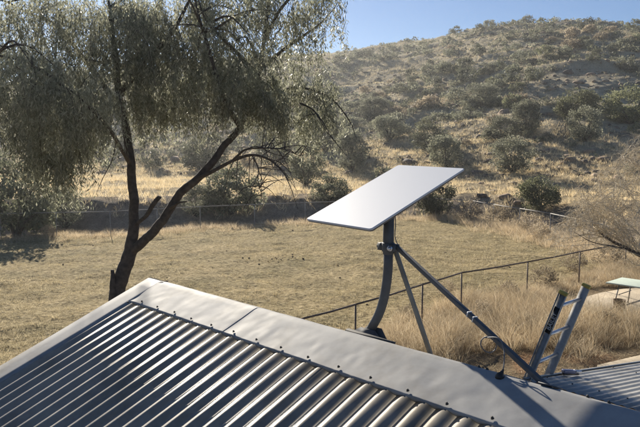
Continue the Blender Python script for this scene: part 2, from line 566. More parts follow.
# ------------------------------------------------------------------ scatter builders (grass, rocks)
def blades(P, h, w, lean, name, mt, seg2=True, outw=None):
    """One mesh of grass blades. P (N,3) roots, h heights, w widths, lean horizontal tip offset (N,2)."""
    n = len(P)
    th = rng.uniform(0, np.pi, n)
    wd = np.stack([np.cos(th), np.sin(th), np.zeros(n)], -1) * (w / 2)[:, None]
    L = np.concatenate([lean, np.zeros((n, 1))], 1)
    up = np.zeros((n, 3)); up[:, 2] = h
    if seg2:
        m = P + up * 0.6 + L * 0.35
        t = P + up + L
        V = np.stack([P - wd, P + wd, m + wd * 0.8, m - wd * 0.8, t], 1).reshape(-1, 3)
        b = np.arange(n)[:, None] * 5
        return mesh_np(name, V, [b + np.array([[0, 1, 2, 3]]), b + np.array([[3, 2, 4]])], mt)
    t = P + up + L
    V = np.stack([P - wd, P + wd, t], 1).reshape(-1, 3)
    return mesh_np(name, V, [np.arange(n)[:, None] * 3 + np.array([[0, 1, 2]])], mt)


def tussocks(C, k, rad, hh, ww, spread, name, mt, seg2=True):
    """k blades around each centre C (N,2) with sizes per tussock."""
    n = len(C)
    idx = np.repeat(np.arange(n), k)
    a = rng.uniform(0, 2 * np.pi, n * k); q = np.sqrt(rng.uniform(0, 1, n * k)) * rad[idx]
    x = C[idx, 0] + np.cos(a) * q; y = C[idx, 1] + np.sin(a) * q
    P = np.stack([x, y, terrain(x, y) - 0.02], -1)
    h = hh[idx] * rng.uniform(0.45, 1.1, n * k)
    tilt = h * spread * rng.uniform(0.1, 1.0, n * k)
    a2 = a + rng.normal(0, 0.7, n * k)
    lean = np.stack([np.cos(a2) * tilt, np.sin(a2) * tilt], -1)
    return blades(P, h, ww[idx] * rng.uniform(0.6, 1.3, n * k), lean, name, mt, seg2)


def ico(sub=0):
    t = (1 + 5 ** .5) / 2
    v = np.array([(-1, t, 0), (1, t, 0), (-1, -t, 0), (1, -t, 0), (0, -1, t), (0, 1, t), (0, -1, -t), (0, 1, -t), (t, 0, -1), (t, 0, 1), (-t, 0, -1), (-t, 0, 1)], float)
    f = [(0, 11, 5), (0, 5, 1), (0, 1, 7), (0, 7, 10), (0, 10, 11), (1, 5, 9), (5, 11, 4), (11, 10, 2), (10, 7, 6), (7, 1, 8),
         (3, 9, 4), (3, 4, 2), (3, 2, 6), (3, 6, 8), (3, 8, 9), (4, 9, 5), (2, 4, 11), (6, 2, 10), (8, 6, 7), (9, 8, 1)]
    v /= np.linalg.norm(v[0])
    for _ in range(sub):
        v = list(map(tuple, v)); cache = {}; nf = []

        def midp(a, b):
            k = (min(a, b), max(a, b))
            if k not in cache:
                m = (np.array(v[a]) + np.array(v[b])) / 2; m /= np.linalg.norm(m)
                v.append(tuple(m)); cache[k] = len(v) - 1
            return cache[k]
        for a, b, c in f:
            x, y, z = midp(a, b), midp(b, c), midp(c, a)
            nf += [(a, x, z), (b, y, x), (c, z, y), (x, y, z)]
        v, f = np.array(v), nf
    return np.array(v), np.array(f)


ICO0, ICOF0 = ico(0)
ICO1, ICOF1 = ico(1)


def rock_cloud(C, size, name, mt):
    n = len(C); nv = len(ICO0)
    S = size[:, None] * rng.uniform(0.5, 1.2, (n, 3)) * np.array([1, 1, 0.62])
    J = 1 + rng.normal(0, 0.16, (n, nv, 1))
    ang = rng.uniform(0, 2 * np.pi, n); c, s = np.cos(ang), np.sin(ang)
    V = ICO0[None] * J * S[:, None]
    V = np.stack([V[..., 0] * c[:, None] - V[..., 1] * s[:, None], V[..., 0] * s[:, None] + V[..., 1] * c[:, None], V[..., 2]], -1) + C[:, None]
    F = (np.arange(n)[:, None, None] * nv + ICOF0[None]).reshape(-1, 3)
    return mesh_np(name, V.reshape(-1, 3), [F], mt)


def sample_polar(n, a0, a1, d0, d1, power=1.0):
    """Random places in a sector; power < 1 favours the near part."""
    a = np.radians(rng.uniform(a0, a1, n)); d = d0 + (d1 - d0) * rng.uniform(0, 1, n) ** power
    return np.stack([np.sin(a) * d, np.cos(a) * d], -1)


# ------------------------------------------------------------------ the house
RIDGE_A = math.radians(43.593)
r_ = np.array([-math.sin(RIDGE_A), math.cos(RIDGE_A), 0])        # along the ridge, to the left and away
s_ = np.array([math.cos(RIDGE_A), math.sin(RIDGE_A), 0])         # across the ridge, to the right and away
RO = np.array([0.191, 2.385, CAM_Z - 0.70])                      # a point of the ridge
P22 = math.radians(22.0)
TAN = math.tan(P22)
COR = 0.077
AMP = 0.0082
T_END, T_RIGHT = 1.62, -5.2
S_NEAR, S_FAR = -4.2, 3.27
zz = np.array([0, 0, 1.0])


def roof_pt(t, s, off=0.0):
    """Point on the main roof at t along, s across, 'off' above the sheet along its normal."""
    t = np.asarray(t, float); s = np.asarray(s, float); off = np.asarray(off, float)
    t, s, off = np.broadcast_arrays(t, s, off)
    sg = np.sign(s)
    sn = np.where(s <= 0, -1.0, 1.0)
    P = RO + t[..., None] * r_ + s[..., None] * s_ - (np.abs(s) * TAN)[..., None] * zz
    N = (np.cos(P22) * zz + (np.sin(P22) * sn)[..., None] * s_)
    return P + off[..., None] * N


N_NEAR = np.cos(P22) * zz - np.sin(P22) * s_
PHASE = 0.1515


def wave(t):
    return AMP * np.cos(2 * np.pi * (np.asarray(t) - PHASE) / COR)


house_base = RO + (T_END + T_RIGHT) / 2 * r_ + (S_NEAR + S_FAR) / 2 * s_
house_base[2] = 0
house = tag(place('house', None, None, house_base), 'low house with silver corrugated roof and wide metal ridge capping in the foreground', 'house')


def corr_sheet(t0, t1, sA, sB, fn, name, mt, parent, off=0.0):
    n = int(round((t1 - t0) / COR * 12)) + 1
    t = np.linspace(t0, t1, n); s = np.linspace(sA, sB, 9)
    T, S = np.meshgrid(t, s, indexing='ij')
    mb = MB(); mb.grid(fn(T, S, wave(T) * (0.72 if fn is not roof_pt else 1.0) + off))
    o = mb.build(name, mt, parent, smooth=True)
    m = o.modifiers.new('thickness', 'SOLIDIFY'); m.thickness = 0.0008
    return o


k = 0
tt = PHASE + COR * 19 - 0.012
corr_sheet(tt - COR, T_END - 0.02, S_NEAR, -0.03, roof_pt, 'roof_sheet', M['sheet'], house, -0.0006)
corr_sheet(tt - COR, T_END - 0.02, 0.03, S_FAR, roof_pt, 'roof_sheet', M['sheet'], house, -0.0006)
while tt > T_RIGHT:
    t0 = max(T_RIGHT, tt - 10 * COR)
    corr_sheet(t0, tt + 0.02, S_NEAR, -0.03, roof_pt, 'roof_sheet', M['sheet'], house, 0.0007 * (k % 2))
    corr_sheet(t0, tt + 0.02, 0.03, S_FAR, roof_pt, 'roof_sheet', M['sheet'], house, 0.0012 * (k % 2))
    tt -= 10 * COR; k += 1


def cap_piece(t0, t1, raise_):
    """A folded ridge cap: two dented wings and a turned-down, scalloped lip."""
    n = max(8, int((t1 - t0) / 0.0077))
    t = np.linspace(t0, t1, n)
    W = 0.185
    ss = np.concatenate([[-W - 0.004, -W - 0.004, -W - 0.001], np.linspace(-W + 0.004, -0.02, 16), [-0.012, -0.005, 0.0, 0.005, 0.012],
                         np.linspace(0.02, W - 0.004, 8), [W + 0.001, W + 0.004]])
    P = np.zeros((n, len(ss), 3))
    for j, s in enumerate(ss):
        sa = np.full(n, s)
        dent = (0.0011 + 0.0013 * sstep(0.0, 0.9, t)) * fbm(t * 6.5, sa * 7 + 3, 3, 101) + 0.0022 * fbm(t * 17, sa * 13, 2, 111) * np.clip(1 - np.abs(np.abs(s) - 0.12) / 0.15, 0, 1)
        off = AMP + 0.0035 + raise_ + dent
        if abs(s) < 0.02: off = off - (0.02 - abs(s)) * 0.12
        if j == 0 or j == len(ss) - 1:
            off = wave(t) * 0.9 + 0.0008 + raise_
        elif j == 1:
            off = np.maximum(AMP - 0.003 + raise_ + dent * 0.4, wave(t) + 0.0012)
        P[:, j] = roof_pt(t, sa, off)
    mb = MB(); mb.grid(P)
    o = mb.build('ridge_cap', M['cap'], house, smooth=True)
    m = o.modifiers.new('thickness', 'SOLIDIFY'); m.thickness = 0.0012; m.offset = 1
    return o


edges = [T_END - 0.004, 0.70, -1.15, -3.0, T_RIGHT]
for i in range(len(edges) - 1):
    cap_piece(edges[i + 1] - (0.03 if i < len(edges) - 2 else 0), edges[i], 0.0010 + 0.0005 * ((i + 1) % 2))

# barge capping on the left gable: wing on the sheets and a turned-down face
for sa, sb in ((S_NEAR, -0.002), (0.002, S_FAR)):
    s = np.linspace(sa, sb, 60)
    cols = []
    for t, o in ((T_END - 0.162, -0.004), (T_END - 0.160, AMP + 0.0025), (T_END - 0.12, AMP + 0.004), (T_END - 0.06, AMP + 0.004), (T_END - 0.004, AMP + 0.0045), (T_END + 0.002, AMP + 0.001), (T_END + 0.002, -0.13)):
        dent = 0.0015 * fbm(s * 5, np.full(len(s), t * 9), 3, 121) if o > 0 else 0
        cols.append(roof_pt(np.full(len(s), t), s, o + dent))
    mb = MB(); mb.grid(np.stack(cols, 1))
    ob = mb.build('barge_cap', M['cap'], house, smooth=False)
    m = ob.modifiers.new('thickness', 'SOLIDIFY'); m.thickness = 0.0012; m.offset = 1

# screws along both cap edges and the barge
mbs = MB()
ang = np.linspace(0, 2 * np.pi, 6, endpoint=False)
mbs.tube([(0, 0, 0), (0, 0, 0.0012)], [0.0055, 0.005], 10)
mbs.tube([(0, 0, 0.0012), (0, 0, 0.0065)], [0.0040, 0.0036], 6)
screw_me = mbs.mesh('screw', M['screw'])
q_near = Vector(N_NEAR).to_track_quat('Z', 'Y')
cr = PHASE
ts = [PHASE + COR * i for i in range(-40, 21)]
for i, t in enumerate(ts):
    if t > T_END - 0.14 or t < T_RIGHT: continue
    if i % 2 == 0:
        place('screw', screw_me, house, roof_pt(t + random.uniform(-.004, .004), -0.172 + random.uniform(-.004, .004), AMP + 0.0085), q_near)
for s in (-0.20, -0.95, -1.7, -2.5):
    place('screw', screw_me, house, roof_pt(T_END - 0.15, s, AMP + 0.004), q_near)
for t in (-0.475, -0.445, -0.80, -0.86, -1.05, -1.30):
    place('screw', screw_me, house, roof_pt(t, 0.012, AMP + 0.004), q_near)

# walls, gable and floor under the roof
def wall_prism(t0, t1, name):
    mb = MB()
    for (ta, tb) in ((t0, t1),):
        prof = [(S_NEAR + 0.35, 0.0), (S_FAR - 0.30, 0.0), (S_FAR - 0.30, None), (0.0, None), (S_NEAR + 0.35, None)]
        A, B = [], []
        for s, z in prof:
            for t, L in ((ta, A), (tb, B)):
                p = roof_pt(t, s, -0.03) if z is None else RO + t * r_ + s * s_
                if z is not None: p[2] = -0.05
                L.append(p)
        V = np.array(A + B)
        mb.add(V, [[0, 1, 6, 5], [1, 2, 7, 6], [2, 3, 8, 7], [3, 4, 9, 8], [4, 0, 5, 9]])
        mb.f3.append(np.array([[0, 2, 1], [0, 3, 2], [0, 4, 3], [5, 6, 7], [5, 7, 8], [5, 8, 9]]) + mb.n - 10)
    return mb.build(name, M['wall'], house)


wall_prism(T_RIGHT + 0.1, T_END - 0.16, 'wall')

# ------------------------------------------------------------------ the verandah (lower roof beyond the ridge)
VT0, VT1 = -4.6, 1.22
VS0, VS1 = 3.30, 6.6
VTAN = 0.165


def ver_pt(t, s, off=0.0):
    t, s, off = np.broadcast_arrays(np.asarray(t, float), np.asarray(s, float), np.asarray(off, float))
    P = RO + t[..., None] * r_ + s[..., None] * s_
    P[..., 2] = CAM_Z - 1.98 - VTAN * (s - 3.45)
    return P + off[..., None] * zz


vb = RO + (VT0 + VT1) / 2 * r_ + 5 * s_
vb[2] = 0
ver = tag(place('verandah', None, None, vb), 'lower corrugated verandah roof beyond the ridge under the ladder top', 'verandah')
tt = VT1; k = 0
while tt > VT0:
    t0 = max(VT0, tt - 10 * COR)
    corr_sheet(t0, tt + 0.02 * (k > 0), VS0, VS1, ver_pt, 'roof_sheet', M['sheet2'], ver, 0.0012 * (k % 2))
    tt -= 10 * COR; k += 1
mb = MB(); s = np.linspace(VS0, VS1, 20)
mb.grid(np.stack([ver_pt(VT1 - 0.035, s, AMP + 0.002), ver_pt(VT1 - 0.004, s, AMP + 0.005), ver_pt(VT1 + 0.002, s, AMP + 0.002), ver_pt(VT1 + 0.002, s, -0.10)], 1))
o = mb.build('edge_trim', M['sheet2'], ver)
o.modifiers.new('thickness', 'SOLIDIFY').thickness = 0.0012
for s in (VS0 + 0.1, 5.0, VS1 - 0.12):
    mb = MB(); mb.bar(ver_pt(VT0 + .05, s, -0.06), ver_pt(VT1 - .03, s, -0.06), 0.045, 0.09); mb.build('batten', M['timber'], ver)
for t in (VT1 - 0.2, -1.7, VT0 + 0.2):
    p = ver_pt(t, VS1 - 0.12, -0.107); mb = MB(); mb.bar((p[0], p[1], 0), p, 0.09, 0.09, (1, 0, 0)); mb.build('post', M['timber'], ver)
mbv = MB(); mbv.tube([(0, 0, 0), (0, 0, 0.006)], [0.0075, 0.006], 6)
vscrew = mbv.mesh('screw', M['screw'])
for t in np.arange(VT1 - 0.1, -1.2, -COR * 3):
    tc = PHASE + round((t - PHASE) / COR) * COR
    for s in (3.6, 5.0):
        place('screw', vscrew, ver, ver_pt(tc, s, AMP))

# ------------------------------------------------------------------ antenna on its mast
mast_xy = at_depth(388.3, 250, 2.74)[:2]
foot = at_depth(367.5, 335, 2.84)
ant = tag(place('satellite_antenna', None, None, (foot[0], foot[1], roof_pt(0.303, 0.312)[2])),
          'white flat rectangular satellite antenna on a dark braced mast behind the ridge', 'antenna')
PC = np.array([0.2775, 2.782, CAM_Z - 0.184])
ex = np.array([0.248, -0.2915, -0.008]); ex /= np.linalg.norm(ex)
ey = np.array([0.425, 0.3545, 0.216]); ey -= ex * (ex @ ey); ey /= np.linalg.norm(ey)
en = np.cross(ex, ey)
WA, WB = 0.383, 0.594


def rrect(wa, wb, rad, n=6):
    pts = []
    for cx, cy, a0 in ((1, 1, 0), (-1, 1, 90), (-1, -1, 180), (1, -1, 270)):
        for i in range(n + 1):
            a = math.radians(a0 + 90 * i / n)
            pts.append((cx * (wa / 2 - rad) + rad * math.cos(a), cy * (wb / 2 - rad) + rad * math.sin(a)))
    return np.array(pts)


def slab_plate(levels, name, mt, parent):
    """Stacked rounded-rectangle outlines (inset, height) joined into one plate."""
    mb = MB(); rings = []
    for ins, h in levels:
        q = rrect(WA - 2 * ins, WB - 2 * ins, 0.012)
        rings.append(PC + q[:, :1] * ex + q[:, 1:] * ey + h * en)
    n = len(rings[0]); V = np.concatenate(rings); j = np.arange(n); k2 = (j + 1) % n
    F = [np.stack([i * n + j, i * n + k2, (i + 1) * n + k2, (i + 1) * n + j], -1) for i in range(len(rings) - 1)]
    mb.add(V, np.concatenate(F))
    c0, c1 = rings[0].mean(0), rings[-1].mean(0)
    mb.add(np.concatenate([rings[0], [c0]]), np.stack([np.full(n, n), k2, j], -1))
    mb.add(np.concatenate([rings[-1], [c1]]), np.stack([np.full(n, n), j, k2], -1))
    return mb.build(name, mt, parent)


pan = slab_plate([(0.001, -0.004), (0.0, -0.002), (0.0, 0.0015), (0.0018, 0.0035)], 'panel', M['white_panel'], ant)
slab_plate([(0.03, -0.020), (0.014, -0.017), (0.003, -0.0095), (0.0015, -0.0045)], 'back_shell', M['panel_back'], pan)

mx, my = mast_xy
ztop = PC[2] - 0.05
zc = at_depth(388.3, 247, 2.74)[2]
pole = []
v0 = foot
vert0 = np.array([mx, my, at_depth(388.3, 284, 2.74)[2]])
ctrl = np.array([mx, my, at_depth(388.3, 300, 2.74)[2]])
low = v0 + (ctrl - v0) * 0.42
pole.append(v0 - (ctrl - v0) * 0.10)
pole.append(low)
for u in np.linspace(0.05, 1, 14):
    pole.append((1 - u) ** 2 * low + 2 * u * (1 - u) * (low + (ctrl - low) * 0.85) + u * u * np.array([mx, my, vert0[2] + 0.07]))
pole.append(np.array([mx, my, zc + 0.02]))
mb = MB(); mb.tube(pole, 0.0195, 20); mb.build('mast', M['mast'], ant, smooth=True)
mb = MB(); mb.tube([(mx, my, zc - 0.03), (mx, my, zc - 0.026), (mx, my, ztop + 0.016)], [0.0205, 0.0228, 0.0228], 20); mb.build('sleeve', M['mast'], ant, smooth=False)
# bracket under the panel
mb = MB(); cb = PC - en * 0.030
mb.box(cb, (0.11, 0.15, 0.012), (ex, ey, en)); mb.tube([(mx, my, ztop - 0.02), cb], [0.022, 0.024], 16)
mb.build('mount_bracket', M['mast'], ant)
# collar with clamp bolt
col_c = np.array([mx, my, zc])
mb = MB(); mb.tube([col_c - zz * 0.019, col_c - zz * 0.017, col_c + zz * 0.017, col_c + zz * 0.019], [0.024, 0.0265, 0.0265, 0.024], 20)
mb.box(col_c - r_ * -0.032, (0.03, 0.03, 0.030), (r_, s_, zz)); mb.box(col_c - r_ * 0.030, (0.03, 0.034, 0.03), (r_, s_, zz))
collar = mb.build('collar', M['mast'], ant)
mb = MB(); b0 = col_c - r_ * 0.030 - s_ * 0.024
mb.tube([b0 + s_ * 0.004, b0 - s_ * 0.003], 0.012, 14); mb.tube([b0 - s_ * 0.003, b0 - s_ * 0.012], 0.008, 6); mb.build('bolt', M['tool_bright'], collar)
mb = MB(); b0 = col_c + r_ * 0.045
mb.tube([b0, b0 + r_ * 0.012], 0.009, 6); mb.build('bolt', M['black'], collar)
# base bracket: foot plate on the far slope, two upstanding cheeks, bolts
ft, fs = (foot - RO) @ r_, (foot - RO) @ s_
N_FAR = np.cos(P22) * zz + np.sin(P22) * s_
a_far = np.cos(P22) * s_ - np.sin(P22) * zz
bp = roof_pt(ft - 0.01, fs, AMP + 0.006)
mb = MB(); mb.box(bp, (0.20, 0.11, 0.006), (r_, a_far, N_FAR)); plate = mb.build('base_plate', M['mast'], ant)
riser = at_depth(369, 341, 2.84)
for sg in (-1, 1):
    mb = MB(); q = bp + a_far * 0.024 * sg
    top = foot[2] + 0.034
    mb.hexa([q - r_ * 0.085 - a_far * .002, q + r_ * 0.10 - a_far * .002, q + r_ * 0.10 + a_far * .002, q - r_ * 0.085 + a_far * .002,
             q - r_ * 0.045 - a_far * .002 + zz * (top - q[2]), q + r_ * 0.03 - a_far * .002 + zz * (top - q[2]),
             q + r_ * 0.03 + a_far * .002 + zz * (top - q[2]), q - r_ * 0.045 + a_far * .002 + zz * (top - q[2])])
    mb.build('bracket_cheek', M['mast'], ant)
for dt in (-0.085, 0.085):
    for da in (-0.04, 0.04):
        mb = MB(); q = bp + r_ * dt + a_far * da; mb.tube([q, q + N_FAR * 0.012], 0.009, 6); mb.build('bolt', M['screw'], plate)
# saddle bar lying along the ridge under the mast foot
mb = MB(); q = roof_pt(ft, 0.10, AMP + 0.03)
mb.bar(at_depth(346.5, 330.5, 2.60), at_depth(394, 344.5, 2.50), 0.028, 0.013); mb.build('saddle_bar', M['screw'], ant)
for q0, q1 in (((352, 335), (352, 341)), ((388, 345), (388, 352))):
    mb = MB(); a = at_depth(*q0, 2.57 if q0[0] < 370 else 2.515); mb.bar(a, (a[0], a[1], roof_pt((a - RO) @ r_, (a - RO) @ s_)[2]), 0.012, 0.03, (1, 0, 0)); mb.build('saddle_leg', M['mast'], ant)


def brace(p0, p1, w, h, name='brace', mt='mast'):
    mb = MB(); mb.bar(p0, p1, w, h); return bevel(mb.build(name, M[mt], ant), 0.0025)


b1a = at_depth(396.5, 246.5, 2.715); b1b = np.array([0.678, 1.905, CAM_Z - 0.703])
b2a = at_depth(395.5, 251, 2.735); b2b = np.array([0.447, 2.60, roof_pt((np.array([0.447, 2.60, 0]) - RO) @ r_, (np.array([0.447, 2.60, 0]) - RO) @ s_)[2] + AMP])
br1 = brace(b1a, b1b, 0.016, 0.018)
br2 = brace(b2a, b2b, 0.013, 0.018, mt='strut')
mb = MB(); mb.box(roof_pt((b1b - RO) @ r_, 0.02, AMP + 0.008), (0.055, 0.05, 0.004), (r_, a_far, N_FAR)); mb.build('foot_plate', M['mast'], br1)
mb = MB(); mb.box(b2b, (0.05, 0.05, 0.004), (r_, a_far, N_FAR)); mb.build('foot_plate', M['mast'], br2)
for f in (0.555, 0.59):
    mb = MB(); p = b1a + (b1b - b1a) * f; dd = (b1b - b1a) / np.linalg.norm(b1b - b1a)
    mb.bar(p - dd * 0.002, p + dd * 0.002, 0.0185, 0.0205); mb.build('cable_tie', M['tie'], br1)

# cable: under the panel, along the brace, spare loop, down into its boot
def along(f, dz=0.0):
    return b1a + (b1b - b1a) * f + np.array([0.004, 0.014, dz + 0.006])


cab = [PC - en * 0.03 + ey * 0.04, np.array([mx + 0.026, my - 0.02, ztop - 0.06]), np.array([mx + 0.027, my - 0.02, zc + 0.035]), along(0.06, -0.012), along(0.10, -0.022), along(0.2, -0.016)]
cab += [along(f, -0.015) for f in (0.3, 0.4, 0.5, 0.57, 0.63, 0.68)]
lc = at_depth(487.5, 345, 2.16); rad = 0.025
a0 = math.radians(70)
vdir = np.array([0.97, 0.1, -0.15]); vdir /= np.linalg.norm(vdir); udir = np.array([0.0, 0.15, 1.0]); udir /= np.linalg.norm(udir)
for i in range(22):
    a = a0 + 2 * math.pi * i / 18
    cab.append(lc + rad * (math.cos(a) * vdir + math.sin(a) * udir) + s_ * 0.0007 * i)
boot_top = at_depth(503.2, 369.5, 2.052)
cab += [at_depth(498, 338, 2.12), at_depth(503.5, 348, 2.10), at_depth(504.2, 360, 2.07), boot_top, boot_top - zz * 0.02]


def smooth_path(P, n=6):
    P = np.asarray(P); Q = np.vstack([2 * P[0] - P[1], P, 2 * P[-1] - P[-2]]); out = []
    for i in range(1, len(Q) - 2):
        for u in np.linspace(0, 1, n, endpoint=False):
            p0, p1, p2, p3 = Q[i - 1:i + 3]
            out.append(0.5 * (2 * p1 + (p2 - p0) * u + (2 * p0 - 5 * p1 + 4 * p2 - p3) * u * u + (3 * p1 - p0 - 3 * p2 + p3) * u ** 3))
    out.append(P[-1]); return np.array(out)


mb = MB(); mb.tube(smooth_path(cab, 5), 0.0019, 8); mb.build('cable', M['cable'], ant, smooth=True)
bt_, bs_ = (boot_top - RO) @ r_, (boot_top - RO) @ s_
bz = roof_pt(bt_, -0.010, AMP + 0.004)
mb = MB(); mb.tube([bz - zz * 0.004, bz + zz * 0.003, bz + zz * 0.006, bz + (boot_top - bz) * 0.5, boot_top], [0.0145, 0.014, 0.010, 0.0065, 0.0032], 16)
tag(mb.build('cable_boot', M['black'], None, at=bz, smooth=True), 'small black rubber cone on the ridge where the looped cable enters', 'cable boot')

# ------------------------------------------------------------------ ladder
lad_b = RO + 2.03 * r_ + 3.59 * s_; lad_b[2] = terrain(lad_b[0], lad_b[1])
lad = tag(place('ladder', None, None, lad_b), 'aluminium ladder with yellow tips leaning on the verandah roof edge', 'ladder')
up_l = np.array([RO + 0.925 * r_])[0] + 3.59 * s_; up_l[2] = CAM_Z - 1.175
ldir = up_l - lad_b; LL = np.linalg.norm(ldir); ldir /= LL
lnorm = np.cross(s_, ldir); lnorm /= np.linalg.norm(lnorm)
if lnorm @ r_ > 0: lnorm = -lnorm
for sg in (-1, 1):
    mb = MB(); o = s_ * 0.20 * sg
    base, top = lad_b + o, up_l + o
    # channel-section stile: web and two flanges
    mb.box((base + top) / 2, (0.004, 0.068, LL), (s_, lnorm, ldir))
    for fl in (-1, 1):
        mb.box((base + top) / 2 + lnorm * fl * 0.0325 + s_ * sg * 0.0125, (0.021, 0.004, LL), (s_, lnorm, ldir))
    st = mb.build('stile', M['alu'], lad)
    mb = MB(); mb.box(top + ldir * 0.004 + s_ * sg * 0.010, (0.032, 0.076, 0.03), (s_, lnorm, ldir)); bevel(mb.build('end_cap', M['ladder_cap'], st), 0.006)
    mb = MB(); mb.box(base + ldir * 0.02 + s_ * sg * 0.010, (0.036, 0.08, 0.06), (s_, lnorm, ldir)); mb.build('end_cap', M['black'], st)
    if sg == -1:
        stile_top, stile_o = top, o
        stile = st
nr = int(LL / 0.285)
for i in range(nr):
    p = up_l - ldir * (0.125 + 0.285 * i)
    if (p - lad_b) @ ldir < 0.12: break
    mb = MB(); mb.tube([p - s_ * 0.198, p + s_ * 0.198], 0.0155, 12); mb.build('rung', M['alu_rung'], lad, smooth=True)
    mb = MB()
# black sticker with white lettering on the near stile's outer edge (faces the house)
face = -1 if (lnorm @ (np.array([0, 0, CAM_Z]) - up_l)) < 0 else 1
fo = lnorm * face
sc = stile_top - ldir * 0.27 + fo * 0.0352 - s_ * 0.0125
mb = MB(); mb.box(stile_top - ldir * 0.26 - s_ * 0.0045, (0.002, 0.050, 0.25), (s_, lnorm, ldir)); mb.build('sticker', M['black'], stile)


def letters(txt, centre, xdir, ydir, ndir, height, name, mt, parent):
    cu = bpy.data.curves.new(name, 'FONT'); cu.body = txt; cu.size = height; cu.align_x = 'CENTER'; cu.align_y = 'CENTER'; cu.extrude = 0.0004
    to = bpy.data.objects.new(name, cu); col.objects.link(to)
    dg = bpy.context.evaluated_depsgraph_get()
    me = bpy.data.meshes.new_from_object(to.evaluated_get(dg))
    bpy.data.objects.remove(to)
    Mx = Matrix((Vector(xdir), Vector(ydir), Vector(ndir))).transposed().to_4x4()
    me.transform(Mx); me.materials.clear(); me.materials.append(mt)
    return place(name, me, parent, centre)


letters('BAILEY', stile_top - ldir * 0.27 - s_ * 0.0062, ldir, lnorm if np.cross(ldir, lnorm) @ -s_ > 0 else -lnorm, -s_, 0.054, 'lettering', M['letter'], stile)

# small tool left on the verandah roof
tp = ver_pt(1.22 - 0.10, 3.98, AMP)
tool = tag(place('clamp_tool', None, None, tp), 'small blue-grey metal hand tool lying on the verandah roof', 'tool')
td = (s_ * 0.92 - r_ * 0.4); td /= np.linalg.norm(td); td = td - zz * VTAN * 0.9; td /= np.linalg.norm(td)
tn = np.cross(td, np.cross(zz, td)); tn /= np.linalg.norm(tn); tw = np.cross(tn, td)
mb = MB(); mb.box(tp + tn * 0.035 - td * 0.03, (0.13, 0.05, 0.035), (td, tw, tn)); bevel(mb.build('body', M['tool'], tool), 0.008)
mb = MB(); mb.box(tp + tn * 0.036 + td * 0.075, (0.07, 0.046, 0.03), (td, tw, tn)); bevel(mb.build('jaw', M['tool_bright'], tool), 0.008)
mb = MB(); mb.tube([tp + tn * 0.014 + td * 0.09, tp + tn * 0.012 - td * 0.09], [0.010, 0.012], 10); mb.build('handle', M['black'], tool, smooth=True)
mb = MB(); mb.tube([tp + tn * 0.036 + td * 0.10, tp + tn * 0.012 + td * 0.085], 0.009, 8); mb.build('pivot', M['tool_bright'], tool)

# ------------------------------------------------------------------ fences
def resample_posts(P, gap):
    out = []
    for a, b in zip(P[:-1], P[1:]):
        n = max(1, round(np.linalg.norm(b - a) / gap))
        out += [a + (b - a) * i / n for i in range(n)]
    return np.array(out + [P[-1]])


def fence(P, height, rad, mrail, mpost, name, label, gap, mid=None):
    root = tag(place(name, None, None, (*P[len(P) // 2], terrain(*P[len(P) // 2]))), label, 'fence')
    posts = P if gap is None else resample_posts(P, gap)
    zr = np.array([terrain(*q) for q in posts])
    top = np.array([(q[0], q[1], max(z, 0) * 0.3 + height) for q, z in zip(posts, zr)])
    for i in range(len(posts) - 1):
        mb = MB(); a, b = top[i], top[i + 1]
        md = (a + b) / 2 - zz * random.uniform(0, 0.02)
        mb.tube([a, md, b], rad, 8); mb.build('rail', mrail, root, smooth=True)
        if mid:
            for h in mid:
                mb = MB(); mb.tube([a - zz * (height - h), b - zz * (height - h)], 0.004, 5); mb.build('wire', mrail, root)
    for q, z, t in zip(posts, zr, top):
        mb = MB(); mb.tube([(q[0], q[1], z - 0.15), (t[0] + random.uniform(-.01, .01), t[1], t[2] - rad * 0.5)], rad * 0.95, 8); mb.build('post', mpost, root, smooth=True)
    return root


fence(NEAR, 1.1, 0.021, M['pipe'], M['pipe'], 'pipe_fence', 'low rusty pipe rail fence running from the ridge up to the right', None)
fence(BACK, 1.2, 0.020, M['pipe_pale'], M['pipe_pale'], 'boundary_fence', 'pale pipe fence along the far edge of the paddock by the creek bank', 3.0, (0.15,))

# ------------------------------------------------------------------ slab, path, table, tin
def ground_slab(pts, name, label, mt, th=0.06):
    pts = np.asarray(pts, float); n = len(pts)
    z = terrain(pts[:, 0], pts[:, 1])
    top = np.c_[pts, np.full(n, z.max() + th)]; bot = np.c_[pts, z - 0.1]
    c = top.mean(0)
    mb = MB(); mb.add(np.concatenate([bot, top, [c]]), [[i, (i + 1) % n, n + (i + 1) % n, n + i] for i in range(n)])
    mb.f3.append(np.array([[2 * n, n + i, n + (i + 1) % n] for i in range(n)]))
    return tag(mb.build(name, mt, None, at=(c[0], c[1], 0)), label, None, None, 'structure'), top[0][2]


rr_ = random.Random(3)
poly = [(7.0, 17.6), (7.35, 18.3), (8.1, 18.95), (9.0, 19.5), (10.4, 19.9), (12.5, 19.6), (12.8, 16.4), (10.5, 15.4), (8.6, 15.75), (7.7, 16.2), (7.15, 16.9)]
slab, slab_z = ground_slab(poly, 'concrete_slab', 'pale concrete slab under the outdoor table', M['concrete'], 0.05)
ground_slab([(5.35, 12.5), (7.6, 13.75), (7.9, 13.2), (5.6, 11.95)], 'concrete_path', 'pale concrete path beside the verandah', M['concrete'], 0.03)

